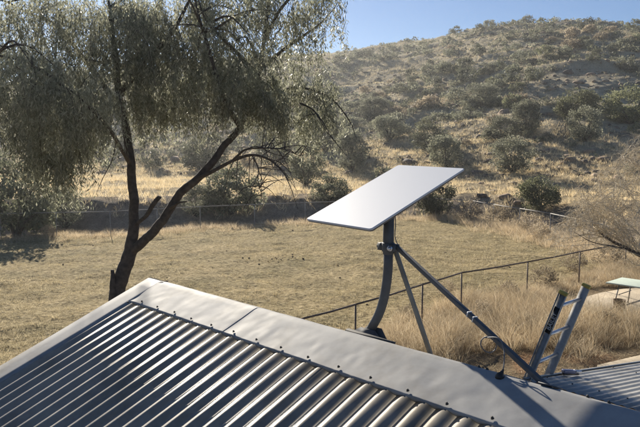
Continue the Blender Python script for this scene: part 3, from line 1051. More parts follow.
tb = tag(place('table', None, None, (8.9, 17.0, slab_z)), 'pale green flat outdoor table on the concrete slab', 'table')
c0, c1, c2 = np.array([7.56, 17.21]), np.array([8.26, 17.82]), None
axl = np.array([7.98, 16.15]) - c0
lax = np.array([0.62, -0.45]); 
A = np.array([7.50, 17.20]); B = np.array([8.22, 17.86])
wv = B - A; Lv = np.array([wv[1], -wv[0]]); Lv = Lv / np.linalg.norm(Lv) * 1.9
C_, D_ = B + Lv, A + Lv
zt = CAM_Z - 3.45
mb = MB(); mb.hexa([np.r_[A, zt - 0.035], np.r_[D_, zt - 0.035], np.r_[C_, zt - 0.035], np.r_[B, zt - 0.035], np.r_[A, zt], np.r_[D_, zt], np.r_[C_, zt], np.r_[B, zt]])
bevel(mb.build('tabletop', M['table'], tb), 0.006)
mid_ = (A + C_) / 2
for fu in (0.16, 0.84):
    for fw in (0.12, 0.88):
        p = A + (B - A) * fw + Lv * fu
        q = A + (B - A) * (0.5 + (fw - 0.5) * 1.2) + Lv * (fu + (0.05 if fu > .5 else -0.05))
        mb = MB(); mb.tube([np.r_[q, slab_z], np.r_[p, zt - 0.035]], 0.016, 8); mb.build('leg', M['steel'], tb)
    p0 = A + (B - A) * 0.12 + Lv * fu; p1 = A + (B - A) * 0.88 + Lv * fu
    mb = MB(); mb.tube([np.r_[p0, zt - 0.3], np.r_[p1, zt - 0.3]], 0.012, 8); mb.build('stretcher', M['steel'], tb)
tinp = at_height(619, 310, slab_z)
tin = tag(place('fire_tin', None, None, tinp), 'small rusty tin standing on the slab in front of the table', 'tin')
mb = MB(); a = np.linspace(0, 2 * np.pi, 20, endpoint=False)
prof = [(0.001, 0.0), (0.13, 0.0), (0.15, 0.26), (0.157, 0.265), (0.157, 0.275), (0.143, 0.272), (0.125, 0.02), (0.001, 0.02)]
R_ = np.array([[(tinp[0] + q * math.cos(b), tinp[1] + q * math.sin(b), tinp[2] + h) for b in np.r_[a, a[:1]]] for q, h in prof])
mb.grid(R_); mb.build('bucket', M['rusty'], tin, smooth=False)
mb = MB(); mb.tube([tinp + np.array([0.15 * math.cos(b), 0.15 * math.sin(b) * .15 - .12, 0.25 - 0.06 * math.sin(b)]) for b in np.linspace(0, math.pi, 12)], 0.006, 6); mb.build('wire_handle', M['steel'], tin)

# ------------------------------------------------------------------ the big drooping tree
TD = 11.0
KT = TD / 14.0


def limb(pts, radii, n=7, wob=0.03):
    P = smooth_path(np.array(pts), n); k = len(P)
    rad = np.interp(np.linspace(0, 1, k), np.linspace(0, 1, len(radii)), radii)
    w = rng.normal(0, 1, (k, 3)); w = (w + np.roll(w, 1, 0) + np.roll(w, -1, 0)) / 3; w[0] = 0
    return P + w * wob * np.minimum(1, rad[:, None] * 6), rad


def T(px, py, dd=0.0):
    return at_depth(px, py, TD + dd * KT)


tb0 = T(117, 320); tb0 = np.array([tb0[0] - 0.10, tb0[1], terrain(tb0[0], tb0[1])])
tree = tag(place('weeping_tree', None, None, tb0), 'tall dark-trunked forked tree with drooping grey-green foliage on the left', 'tree')
wood = MB()
limbs = []


def add_limb(pts, radii, seg=10, wob=0.03):
    P, rad = limb(pts, [q * KT for q in radii], wob=wob * KT); wood.tube(P, rad, seg); limbs.append((P, rad)); return P


fork = T(128.5, 258)
add_limb([tb0 - zz * 0.2, tb0 + zz * 0.25, T(117.5, 300), T(122, 275), fork, T(133, 235), T(134.5, 210), T(132, 180), T(131, 160), T(126, 130, .2), T(120, 100, .4), T(116, 60, .5), T(112, 30, .4), T(110, 12, .3), T(108, -2, .2)],
         [0.25, 0.18, 0.165, 0.15, 0.145, 0.115, 0.10, 0.092, 0.088, 0.085, 0.075, 0.065, 0.055, 0.04, 0.02], 14)
add_limb([T(127, 268), T(131, 254), T(141, 243, -.1), T(155, 230, -.2), T(168, 212, -.3), T(180, 194, -.4), T(196, 180, -.5), T(212, 163, -.6), T(225, 145, -.6), T(240, 127, -.6), T(252, 95, -.5), T(262, 55, -.4), T(268, 10, -.3), T(270, -14, -.2), T(272, -34, -.1)],
         [0.09, 0.105, 0.10, 0.095, 0.09, 0.085, 0.08, 0.076, 0.07, 0.062, 0.05, 0.042, 0.035, 0.025, 0.012], 12)
add_limb([T(115, 308, -.1), T(113, 285, -.15), T(112, 270, -.15)], [0.075, 0.06, 0.035], 8, 0.05)          # broken stub at the base
add_limb([T(134, 226, -.05), T(146, 216, -.2), T(153, 205, -.3), T(159.5, 196.5, -.35)], [0.04, 0.045, 0.05, 0.045], 8)
add_limb([T(170, 208, -.4), T(178, 203, -.6), T(187, 201.5, -.7)], [0.035, 0.025, 0.012], 6)
add_limb([T(131, 165), T(122, 150, -.6), T(110, 130, -1.2), T(90, 108, -1.8), T(66, 88, -2.2), T(40, 70, -2.5), T(10, 58, -2.6), T(-40, 50, -2.6)], [0.05, 0.042, 0.036, 0.032, 0.028, 0.022, 0.016, 0.008])
add_limb([T(124, 120, .2), T(108, 92, 1.0), T(85, 60, 1.6), T(55, 25, 2.0), T(30, 14, 2.2), T(8, 2, 2.2)], [0.075, 0.065, 0.055, 0.045, 0.03, 0.012])
add_limb([T(120, 95, .4), T(145, 62, .2), T(170, 35, -.2), T(190, 0, -.4), T(205, -32, -.5)], [0.07, 0.06, 0.045, 0.03, 0.012])
add_limb([T(117, 70, .5), T(150, 50, 1.3), T(185, 60, 1.8), T(215, 85, 2.2)], [0.055, 0.045, 0.03, 0.012])
add_limb([T(240, 127, -.6), T(225, 100, -.9), T(212, 60, -1.1), T(200, 20, -1.2), T(190, -22, -1.2)], [0.055, 0.045, 0.035, 0.025, 0.01])
add_limb([T(253, 92, -.5), T(244, 62, -.9), T(222, 38, -1.3), T(205, 18, -1.5), T(196, -8, -1.6)], [0.045, 0.035, 0.028, 0.02, 0.01])
add_limb([T(258, 72, -.45), T(283, 50, -.2), T(305, 35, .1), T(322, 22, .3), T(336, 6, .4)], [0.045, 0.035, 0.028, 0.02, 0.008])
add_limb([T(245, 115, -.6), T(268, 98, -.3), T(295, 88, .1), T(318, 92, .4), T(335, 102, .5), T(350, 122, .5), T(356, 138, .5)], [0.05, 0.04, 0.03, 0.022, 0.016, 0.011, 0.006])
add_limb([T(263, 45, -.4), T(280, 10, -.9), T(300, -10, -1.2), T(322, -28, -1.3)], [0.04, 0.03, 0.022, 0.008])
# bare lower branch with fine dead twigs
lowb = add_limb([T(196, 180, -.5), T(212, 172, -.8), T(232, 161, -1.0), T(252, 155, -1.1), T(268, 159, -1.2), T(281, 170, -1.2), T(290, 182, -1.2)], [0.045, 0.04, 0.034, 0.028, 0.02, 0.013, 0.005], 8)
add_limb([T(232, 161, -1.0), T(245, 150, -1.3), T(262, 148, -1.6), T(282, 149, -1.8), T(300, 156, -1.9)], [0.026, 0.02, 0.015, 0.01, 0.004], 6)
add_limb([T(252, 155, -1.1), T(258, 168, -1.1), T(258, 182, -1.05), T(262, 196, -1.0)], [0.018, 0.013, 0.009, 0.004], 6)
add_limb([T(300, 103, -.3), T(313, 110, -.5), T(324, 124, -.6), T(331, 138, -.6)], [0.02, 0.016, 0.011, 0.004], 6)
add_limb([T(117, 138), T(112, 160, -.5), T(103, 178, -.8), T(97, 192, -1.0)], [0.016, 0.012, 0.008, 0.004], 6)
for i in range(46):                                                          # dead twigs
    P, rad = limbs[random.choice([-5, -4, -3, -2, -5, -4])]
    p = P[random.randrange(len(P) // 3, len(P))]
    d = np.array([random.gauss(0.3, .7), random.gauss(0, .6), random.gauss(-.15, .5)]); d /= np.linalg.norm(d); L = random.uniform(.25, .7)
    q = [p, p + d * L * .5 + zz * random.uniform(-.03, .06), p + d * L + zz * random.uniform(-.22, .05)]
    wood.tube(smooth_path(q, 3), np.linspace(0.009, 0.003, 7), 5)
for i in range(60):                                                          # side branches inside the crown
    P, rad = limbs[random.choice([0, 0, 1, 1, 5, 6, 7, 8, 9, 10])]
    k = random.randrange(int(len(P) * .45), len(P)); p = P[k]
    d = np.array([random.gauss(0, 1), random.gauss(0, 1), random.gauss(.2, .5)]); d /= np.linalg.norm(d); L = random.uniform(.5, 1.25)
    q = [p, p + d * L * .5 + zz * .12, p + d * L + zz * random.uniform(-.3, .1)]
    if p[2] < 4.8: continue
    wood.tube(smooth_path(q, 4), np.linspace(0.022, 0.005, 9), 5)
wood.build('trunk', M['bark'], tree, smooth=True)

# crown: clumps of hanging strands; (bearing x, y, half width, half height, depth offset, half depth, strands, strand length)
CLUMPS = [
    (60, 16, 120, 16, 0.3, 1.8, 230, 1.0), (170, 16, 60, 16, 0.1, 1.6, 130, 1.0), (262, 14, 60, 14, -.4, 1.2, 70, 1.0),
    (20, 20, 75, 55, 0.5, 2.2, 330, 1.1), (95, 15, 70, 50, 0.4, 2.2, 330, 1.1), (165, 20, 48, 45, 0.2, 1.9, 230, 1.1),
    (40, -10, 80, 20, 0.5, 2.0, 130, 1.0), (135, -10, 70, 20, 0.3, 1.9, 130, 1.0), (62, 175, 12, 12, -1.7, .5, 22, 0.7), (40, 165, 18, 14, -1.6, .7, 36, 0.8), (130, 45, 50, 40, 0.5, 1.8, 160, 1.0), (180, 60, 40, 40, 0.2, 1.6, 150, 1.0),
    (-60, 0, 60, 80, 0.6, 2.2, 220, 1.2), (-70, 80, 50, 55, 0.2, 1.8, 120, 1.0),
    (75, 110, 50, 34, -2.6, 0.7, 110, 0.9), (20, 80, 50, 34, -3.0, 0.7, 110, 0.9), (250, 50, 34, 40, -1.4, .6, 70, 1.0), (10, 85, 55, 40, -0.4, 2.0, 240, 0.9), (60, 95, 50, 40, -0.8, 1.8, 240, 1.0), (110, 75, 45, 38, 0.2, 1.8, 210, 0.9), (158, 80, 38, 36, 0.4, 1.5, 180, 0.9),
    (55, 140, 36, 24, -1.6, 1.0, 120, 0.95), (85, 135, 26, 24, -1.2, 0.9, 80, 0.7), (62, 160, 14, 14, -1.7, .6, 34, 0.8), (15, 130, 35, 26, -1.6, 1.2, 90, 0.8), (150, 118, 26, 18, 0.2, 1.0, 75, 0.6), (185, 108, 22, 22, 0.2, 1.0, 70, 0.7),
    (212, 40, 30, 40, -1.0, 1.2, 75, 1.0), (205, 95, 26, 26, -0.6, 1.1, 80, 0.8), (240, 70, 24, 30, -0.7, 1.1, 80, 0.8),
    (262, 103, 27, 23, -0.7, 0.9, 190, 0.55), (290, 45, 26, 34, 0.0, 1.0, 62, 1.0), (312, 22, 26, 26, 0.2, 0.9, 52, 1.0), (300, 90, 28, 20, 0.2, 0.9, 80, 0.85), (325, 98, 16, 14, 0.5, 0.6, 34, 0.8),
    (240, 5, 42, 30, -0.8, 1.4, 90, 1.0), (285, -15, 44, 24, -0.4, 1.5, 110, 1.0), (230, -25, 50, 22, -0.4, 1.6, 90, 1.0), (322, -8, 20, 18, -.4, .8, 40, 0.9),
    (316, 112, 20, 16, 0.0, 0.8, 34, 0.8), (338, 122, 16, 10, 0.4, 0.7, 14, 0.7), (305, 128, 14, 12, -.2, .6, 22, .7), (283, 128, 16, 12, -0.4, .6, 40, .5), (232, 92, 24, 26, -0.9, 1.0, 80, 0.9), (205, 70, 24, 30, 0.2, 1.2, 80, 0.9),
]
S0, LEN = [], []
for cx, cy, hw, hh, dd, hd, ns, sl_ in CLUMPS:
    ns = int(ns * 0.74)
    u = rng.normal(0, 1, (ns, 3)); u /= np.linalg.norm(u, axis=1)[:, None]; u *= rng.uniform(0.25, 1, (ns, 1)) ** 0.45
    for a in u:
        if cx + a[0] * hw < 185 and cy + a[1] * hh - 8 < -4 + random.gauss(0, 3): continue
        S0.append(at_depth(cx + a[0] * hw, cy + a[1] * hh - 8, TD + (dd + a[2] * hd) * KT)); LEN.append(KT * sl_ * random.choice((random.uniform(.25, 1.0), random.uniform(.5, 1.6))))
S0 = np.array(S0); LEN = np.array(LEN)
NL = 44
n = len(S0)
a = rng.uniform(0, 2 * np.pi, n)
outd = np.stack([np.cos(a), np.sin(a)], -1) * rng.uniform(0.1, 0.45, (n, 1))
u = np.linspace(0, 1, NL)[None]
X = S0[:, None, :] + np.concatenate([outd[:, None, :] * (1 - (1 - u[..., None]) ** 2) * LEN[:, None, None], ((0.10 * u - 0.95 * u ** 1.4) * LEN[:, None])[..., None]], -1)
X = X + rng.normal(0, 0.030, X.shape)
X = X.reshape(-1, 3)
X = X[X[:, 2] > 3.3]
keep = rng.uniform(0, 1, len(X)) < 0.98
X = X[keep]
nl = len(X)
dv = np.stack([rng.normal(0, .45, nl), rng.normal(0, .45, nl), -np.ones(nl) * rng.uniform(.3, 1.2, nl)], -1); dv /= np.linalg.norm(dv, axis=1)[:, None]
wv_ = np.cross(dv, rng.normal(0, 1, (nl, 3))); wv_ /= np.linalg.norm(wv_, axis=1)[:, None]
ln = rng.uniform(.045, .10, (nl, 1)); lw = rng.uniform(.006, .0105, (nl, 1))
V = np.stack([X, X + dv * ln * .5 + wv_ * lw, X + dv * ln, X + dv * ln * .5 - wv_ * lw], 1).reshape(-1, 3)
me = mesh_np('crown', V - tb0, [np.arange(nl)[:, None] * 4 + np.array([[0, 1, 2, 3]])], M['leaf'])
place('crown', me, tree, tb0)
# the hanging strand stems, thin
st = MB()
sel = rng.choice(n, 420, replace=False)
for i in sel:
    L = LEN[i]; p = S0[i]
    if p[2] - L < 3.4: continue
    q = [p, p + np.r_[outd[i] * .6 * L, -0.2 * L], p + np.r_[outd[i] * L, -0.85 * L]]
    st.tube(smooth_path(q, 2), [0.006, 0.005, 0.004, 0.003, 0.002], 4, False)
tag(st.build('twigs', M['bark'], tree), kind='stuff')

# ------------------------------------------------------------------ shrubs
def shrub_meshes(seed, nclump, nleaf, leaf, flat=0.8, mt='shrub', stems=True, droop=0.0):
    """A shrub about 1 wide: leaf clumps over a dome, gaps between; returns crown and stem meshes."""
    g = np.random.default_rng(seed)
    C = []
    while len(C) < nclump:
        p = g.normal(0, 1, 3); p /= np.linalg.norm(p); p *= g.uniform(0.35, 1.0) ** 0.5
        if p[2] < -0.85: continue
        C.append((p[0] * 0.40, p[1] * 0.40, 0.44 * flat + p[2] * 0.42 * flat))
    C = np.array(C); C[:, 0] += 0.05 * g.normal(0, 1)
    idx = g.integers(0, nclump, nleaf)
    rad = g.uniform(0.08, 0.17, nclump)
    u = g.normal(0, 1, (nleaf, 3)); u /= np.linalg.norm(u, axis=1)[:, None]; u *= g.uniform(0.2, 1, (nleaf, 1)) ** 0.5
    X = C[idx] + u * rad[idx][:, None] * np.array([1.15, 1.15, 0.8])
    X[:, 2] = np.maximum(X[:, 2], 0.02)
    d = g.normal(0, 1, (nleaf, 3)) + (X - np.array([0, 0, 0.2])) * 1.8; d[:, 2] -= droop; d /= np.linalg.norm(d, axis=1)[:, None]
    w = np.cross(d, g.normal(0, 1, (nleaf, 3))); w /= np.linalg.norm(w, axis=1)[:, None]
    ln = leaf * g.uniform(.6, 1.4, (nleaf, 1)); lw = ln * g.uniform(.18, .34, (nleaf, 1))
    V = np.stack([X, X + d * ln * .5 + w * lw, X + d * ln, X + d * ln * .5 - w * lw], 1).reshape(-1, 3)
    cr = mesh_np('crown', V, [np.arange(nleaf)[:, None] * 4 + np.array([[0, 1, 2, 3]])], M[mt])
    sm = None
    if stems:
        mb = MB()
        for c in C[g.choice(nclump, min(nclump, 12), replace=False)]:
            b = np.array([g.normal(0, .02), g.normal(0, .02), -0.05]); m_ = (b + c) / 2 + np.array([c[0] * -.15, c[1] * -.15, .02])
            mb.tube(smooth_path([b, m_, c], 3), np.linspace(.016, .004, 7), 5)
        sm = mb.mesh('stem', M['bark'])
    return cr, sm


FINE = {k: [shrub_meshes(50 + i * 7 + j, 60, 6500, 0.040, fl, k) for i, fl in enumerate((0.8, 1.0))]
        for j, k in enumerate(('shrub', 'shrub_dark', 'shrub_green'))}
COARSE = [shrub_meshes(200 + i, 30, 1000, 0.075, (0.55, 0.62, 0.75, 0.6, 0.5, 0.8, 0.6, 0.7)[i], ('shrub', 'shrub', 'shrub_dark', 'shrub', 'shrub_brown', 'shrub_dark', 'shrub', 'shrub_green')[i], False)[0] for i in range(8)]

# prominent shrubs: bearing of the foot, width and height in photo pixels, kind, label
BIG = [
    (437, 217, 46, 44, 'shrub_dark', 'dark dense bush standing behind the right end of the antenna panel'),
    (512, 173, 46, 36, 'shrub', 'round grey-green bush on the slope right of the antenna panel'),
    (541, 209, 46, 32, 'shrub_green', 'low olive-green bush behind the boundary fence near the pale bare twigs'),
    (585, 142, 38, 34, 'shrub', 'grey-green bush on the slope above the bare twiggy tree'),
    (574, 120, 46, 30, 'shrub_green', 'broad green bush on the lower hillside at right'),
    (632, 124, 54, 36, 'shrub_green', 'large green bush at the right edge of the hillside'),
    (446, 168, 40, 34, 'shrub', 'bush just above the upper right corner of the antenna panel'),
    (430, 153, 42, 30, 'shrub_dark', 'darker bush up the slope behind the antenna panel'),
    (526, 135, 36, 36, 'shrub', 'tall narrow bush on the lower hillside above the round bush'),
    (501, 142, 38, 26, 'shrub', 'low spreading bush left of the tall narrow bush'),
    (331, 204, 46, 30, 'shrub_dark', 'dark low bush left of the antenna panel by the far fence'),
    (306, 186, 42, 44, 'shrub_dark', 'small dark tree-like bush at the edge of the golden grass'),
    (232, 214, 70, 50, 'shrub_dark', 'wide dark bush on the creek bank behind the leaning limb'),
    (196, 216, 40, 34, 'shrub', 'grey bush on the creek bank between the two limbs of the tree'),
    (16, 236, 86, 74, 'shrub_dark', 'big dark bush at the left edge beside the far fence'),
    (66, 228, 44, 40, 'shrub', 'grey bush under the drooping foliage at far left'),
    (352, 172, 40, 46, 'shrub', 'grey bush in the golden grass above the antenna panel'),
    (275, 168, 44, 40, 'shrub_dark', 'dark bush in the golden grass behind the bare twigs'),
    (325, 152, 46, 36, 'shrub', 'grey-green bush at the foot of the hill left of the panel'),
    (204, 172, 54, 40, 'shrub_dark', 'dark bush on the rise seen past the leaning limb'),
    (390, 140, 40, 26, 'shrub', 'low bush above the far edge of the antenna panel'),
    (480, 108, 44, 24, 'shrub', 'broad grey bush low on the middle of the hillside'),
    (372, 120, 36, 24, 'shrub', 'grey bush on the hillside straight above the antenna mast'),
]
for i, (px, py, w, h, kind, label) in enumerate(BIG):
    p = on_ground(px, py)
    d = np.linalg.norm(p - np.array([0, 0, CAM_Z]))
    W, H = w * d / FPX, h * d / FPX
    cr, sm = FINE[kind][i % 2]
    top = 0.93 * (0.8, 1.0)[i % 2]
    o = tag(place('bush', None, None, p, (0, 0, i * 1.7)), label, 'bush')
    for nm, me in (('crown', cr), ('stem', sm)):
        c = bpy.data.objects.new(nm, me); col.objects.link(c); c.parent = o; c.scale = (W, W, H / top)

# hillside shrubs: 300 individuals that show largest, the rest one mass
cand = np.concatenate([sample_polar(900, -30, 31, 62, 150, 0.9), sample_polar(5200, -30, 31, 95, 262, 0.85)])
uu = hill_u(cand[:, 0], cand[:, 1])
dens = 0.5 + 0.5 * fbm(cand[:, 0] * 0.045, cand[:, 1] * 0.025, 4, 131)
cand = cand[(uu > 0.03) & (uu < 1.02) & (rng.uniform(0, 1, len(cand)) < (dens * 1.9 - 0.52) * (0.45 + 0.55 * sstep(0.1, 0.35, uu)))]
size = rng.lognormal(0.45, 0.5, len(cand)).clip(0.6, 4.4)
dist = np.hypot(cand[:, 0], cand[:, 1])
order = np.argsort(-(size / dist))
for j, i in enumerate(order[:300]):
    x, y = cand[i]; k = int(rng.integers(0, 8))
    o = place('hill_shrub', COARSE[k], None, (x, y, float(terrain(x, y)) - 0.05), (0, 0, float(rng.uniform(0, 6.28))), (size[i], size[i], size[i] * float(rng.uniform(.8, 1.15))))
    kd = ('grey-green', 'grey-green', 'dark', 'grey-green', 'dry brown', 'dark', 'grey-green', 'green')[k]
    uh = float(hill_u(x, y)); bx = 320 + FPX * x / y
    zone = 'near the skyline' if uh > 0.75 else 'on the upper slope' if uh > 0.5 else 'on the middle slope' if uh > 0.25 else 'at the hill foot'
    side = ('behind the drooping tree' if bx < 200 else 'right of the drooping tree' if bx < 345 else 'above the antenna panel' if bx < 470 else 'above the pipe fence' if bx < 560 else 'by the right edge')
    big = 'large' if size[i] > 3.0 else 'small' if size[i] < 2.0 else 'medium-sized'
    tag(o, f'{big} {kd} shrub {zone}, {side}', 'shrub', 'shrubs scattered over the hillside')
from collections import defaultdict
_same = defaultdict(list)
for o in col.objects:
    if o.name.startswith('hill_shrub'): _same[o['label']].append(o)
_ord = ('first', 'second', 'third', 'fourth', 'fifth', 'sixth', 'seventh', 'eighth', 'ninth', 'tenth', 'eleventh', 'twelfth', 'thirteenth', 'fourteenth', 'fifteenth', 'sixteenth', 'seventeenth', 'eighteenth', 'nineteenth', 'twentieth')
for lb, os_ in _same.items():
    if len(os_) < 2: continue
    os_.sort(key=lambda o: o.location.x / o.location.y)
    for i, o in enumerate(os_):
        o['label'] = f'{lb}, ' + ('leftmost' if i == 0 else 'rightmost' if i == len(os_) - 1 else f'{_ord[min(i, 19)]} from left')
rest = order[300:]
lowm = [np.array([v.co[:] for v in c.vertices]).reshape(-1, 4, 3) for c in COARSE[:4]]
for q, (nm, mt) in enumerate((('hillside_scrub', 'shrub'), ('hillside_dark_scrub', 'shrub_dark'))):
    Vs = []
    for i in rest[q::2]:
        L = lowm[int(rng.integers(0, 4))]; L = L[rng.choice(len(L), 75, replace=False)]
        c = L.mean(1, keepdims=True); L = c + (L - c) * 2.6
        x, y = cand[i]; a = rng.uniform(0, 6.28); ca, sa = math.cos(a), math.sin(a)
        Q = np.stack([L[..., 0] * ca - L[..., 1] * sa, L[..., 0] * sa + L[..., 1] * ca, L[..., 2]], -1) * size[i]
        Vs.append(Q + np.array([x, y, float(terrain(x, y)) - 0.05]))
    V = np.concatenate(Vs).reshape(-1, 3)
    tag(place(nm, mesh_np(nm, V, [np.arange(len(V) // 4)[:, None] * 4 + np.array([[0, 1, 2, 3]])], M[mt])), 'small distant scrub covering the hillside', 'scrub', None, 'stuff')

# low heath between the shrubs
C = sample_polar(4200, -30, 31, 66, 262, 0.8)
u = hill_u(C[:, 0], C[:, 1]); pat = fbm(C[:, 0] * 0.06 + 3, C[:, 1] * 0.04, 4, 231)
C = C[(u > 0.06) & (u < 1.0) & (pat > rng.uniform(-0.3, 0.25, len(C)))]
Vs = []
for x, y in C:
    L = lowm[int(rng.integers(0, 4))]; L = L[rng.choice(len(L), 24, replace=False)]
    c = L.mean(1, keepdims=True); L = c + (L - c) * 3.2
    a = rng.uniform(0, 6.28); ca, sa = math.cos(a), math.sin(a)
    Vs.append(np.stack([L[..., 0] * ca - L[..., 1] * sa, L[..., 0] * sa + L[..., 1] * ca, L[..., 2] * .7], -1) * rng.uniform(.45, 1.1) + np.array([x, y, 0]))
V = np.concatenate(Vs).reshape(-1, 3)
V[:, 2] += np.repeat(terrain(C[:, 0], C[:, 1]), 96)
tag(place('hillside_heath', mesh_np('hillside_heath', V, [np.arange(len(V) // 4)[:, None] * 4 + np.array([[0, 1, 2, 3]])], M['shrub_dark'])), 'low dark heath between the hillside shrubs', 'heath', None, 'stuff')

# ------------------------------------------------------------------ rocks
C = sample_polar(14000, -30, 31, 60, 262, 0.75)
u = hill_u(C[:, 0], C[:, 1]); fld = fbm(C[:, 0] * 0.045 + 2, C[:, 1] * 0.09, 4, 151)
C = C[(u > 0.02) & (u < 1.0) & (rng.uniform(-0.35, 0.3, len(C)) < fld)]
z = terrain(C[:, 0], C[:, 1])
sz = rng.lognormal(-1.2, 0.5, len(C)).clip(0.12, 1.0)
h = len(C) // 2
for nm, sl0, mt in (('hillside_rocks', slice(0, h), 'rock'), ('hillside_ochre_rocks', slice(h, None), 'rock_pale')):
    tag(place(nm, rock_cloud(np.c_[C[sl0], z[sl0]], sz[sl0], nm, M[mt])), 'loose stones and outcrops strewn over the hillside', 'rocks', None, 'stuff')
# boulders of the broken bank at right, each its own
BLD = [(482, 196, 15), (494, 192, 12), (505, 197, 16), (518, 203, 12), (470, 190, 11), (488, 186, 10), (528, 186, 18), (545, 177, 16), (560, 170, 14), (556, 185, 13),
       (570, 160, 16), (590, 152, 15), (604, 160, 18), (536, 194, 11), (513, 184, 12), (466, 181, 10), (452, 176, 12), (476, 176, 12), (580, 176, 14), (598, 172, 12)]
bm_ = []
for k in range(4):
    v = ICO1 * (1 + 0.14 * rng.normal(0, 1, (len(ICO1), 1))); v = v * np.array([1, 0.75, 0.5]); v = np.round(v * 2.6) / 2.6 * 0.7 + v * 0.3
    bm_.append(mesh_np('boulder', v * 0.5, [ICOF1], M['rock_pale' if k % 2 else 'rock']))
ORD = ('first', 'second', 'third', 'fourth', 'fifth', 'sixth', 'seventh', 'eighth', 'ninth', 'tenth', 'eleventh', 'twelfth', 'thirteenth', 'fourteenth', 'fifteenth', 'sixteenth', 'seventeenth', 'eighteenth', 'nineteenth', 'twentieth')
for i, (px, py, w) in enumerate(sorted(BLD)):
    p = on_ground(px, py); d = np.linalg.norm(p - np.array([0, 0, CAM_Z])); W = 0.8 * w * d / FPX
    tag(place('boulder', bm_[i % 4], None, p, (random.uniform(-.2, .2), random.uniform(-.2, .2), random.uniform(-.5, .5)), (W, W, W)),
        f'{("dark brown", "ochre")[i % 2]} rock on the broken bank, {ORD[i]} to the right from the antenna panel', 'rock', 'rocks of the broken bank')

# ------------------------------------------------------------------ grasses
def stuff(name, me, label):
    return tag(place(name, me), label, 'grass', None, 'stuff')


# lawn inside the paddock
C = sample_polar(66000, -27, 22, 11, 41, 0.72)
o_ = dist_poly(C[:, 0], C[:, 1], BACKX); hs = near_side(C[:, 0], C[:, 1])
pat = fbm(C[:, 0] * 0.5, C[:, 1] * 0.5, 3, 161)
C = C[(o_ < 0.2) & (hs < 0.1) & (pat > -0.25 + rng.uniform(-.35, .35, len(C)))]
n = len(C)
stuff('lawn_grass', tussocks(C, 4, np.full(n, 0.07), rng.lognormal(-2.85, 0.5, n).clip(.02, .18), np.full(n, 0.012), 1.2, 'lawn_grass', M['lawn_grass'], False), 'short dry grass of the paddock')
# coarse tufts on the lawn
C = sample_polar(11000, -27, 24, 13, 41, 0.75)
o_ = dist_poly(C[:, 0], C[:, 1], BACKX); hs = near_side(C[:, 0], C[:, 1])
pat = fbm(C[:, 0] * 0.22 + 4, C[:, 1] * 0.22, 3, 171) + 0.35 * sstep(0, 7, C[:, 0]) - 0.2 * sstep(0, -8, -C[:, 0])
C = C[(o_ < 0.3) & (hs < 0) & (pat > rng.uniform(-0.15, 0.3, len(C)))]
n = len(C)
stuff('paddock_tufts', tussocks(C, 16, rng.uniform(.05, .2, n), rng.lognormal(-2.3, .45, n).clip(.04, .3), np.full(n, 0.010), 1.1, 'paddock_tufts', M['straw_pale'], False), 'low dry tufts on the paddock')
# tall dry grass on the house side of the near fence
C = sample_polar(15000, -3, 29, 8.5, 27, 1.0)
hs = near_side(C[:, 0], C[:, 1])
pat = fbm(C[:, 0] * 0.35, C[:, 1] * 0.35, 3, 181)
slabc = np.hypot((C[:, 0] - 9.3) / 2.7, (C[:, 1] - 17.6) / 2.3)
bare = sstep(12.3, 13.4, C[:, 1] - 0.10 * C[:, 0] + pat * 0.9)
C = C[(hs > -0.7 + 0.4 * pat) & (rng.uniform(0, 1, len(C)) < bare * (0.85 + 0.8 * pat)) & (slabc > 1.05)]
n = len(C)
hgt = rng.lognormal(-0.95, 0.35, n).clip(.15, .85) * (0.85 + 0.9 * fbm(C[:, 0] * .45 + 9, C[:, 1] * .45, 3, 191))
hgt = hgt.clip(.10, .95)
stuff('tall_dry_grass', tussocks(C, 44, rng.uniform(.05, .20, n), hgt * 1.0, np.full(n, 0.0050), 1.5, 'tall_dry_grass', M['straw'], True), 'tall straw-coloured grass between the house and the pipe fence')
# leaf litter and sparse tufts on the bare yard
C = sample_polar(2200, 4, 30, 8, 17, 1.0); hs = near_side(C[:, 0], C[:, 1])
C = C[(hs > 0) & (np.hypot((C[:, 0] - 9.3) / 2.7, (C[:, 1] - 17.6) / 2.3) > 1.0)]
n = len(C)
stuff('yard_litter', tussocks(C, 7, np.full(n, .16), rng.uniform(.02, .09, n), np.full(n, .016), 1.8, 'yard_litter', M['straw_pale'], False), 'dry litter on the bare yard')
# grass along both sides of the back fence, thicker on the right
t_ = rng.uniform(0, 1, 2600); seg = rng.choice(len(BACK) - 1, 2600, p=np.linalg.norm(np.diff(BACK, axis=0), axis=1) / np.linalg.norm(np.diff(BACK, axis=0), axis=1).sum())
C = BACK[seg] + (BACK[seg + 1] - BACK[seg]) * t_[:, None] + rng.normal(0, 0.75, (2600, 2))
rgt = C[:, 0] > 7
C = C[rgt | (rng.uniform(0, 1, 2600) < 0.35)]
n = len(C)
stuff('fence_grass', tussocks(C, 34, rng.uniform(.1, .35, n), rng.uniform(.12, .45, n) * np.where(C[:, 0] > 7, 1.35, 0.9), np.full(n, .010), 1.5, 'fence_grass', M['straw'], False), 'dry grass growing along the far fence')
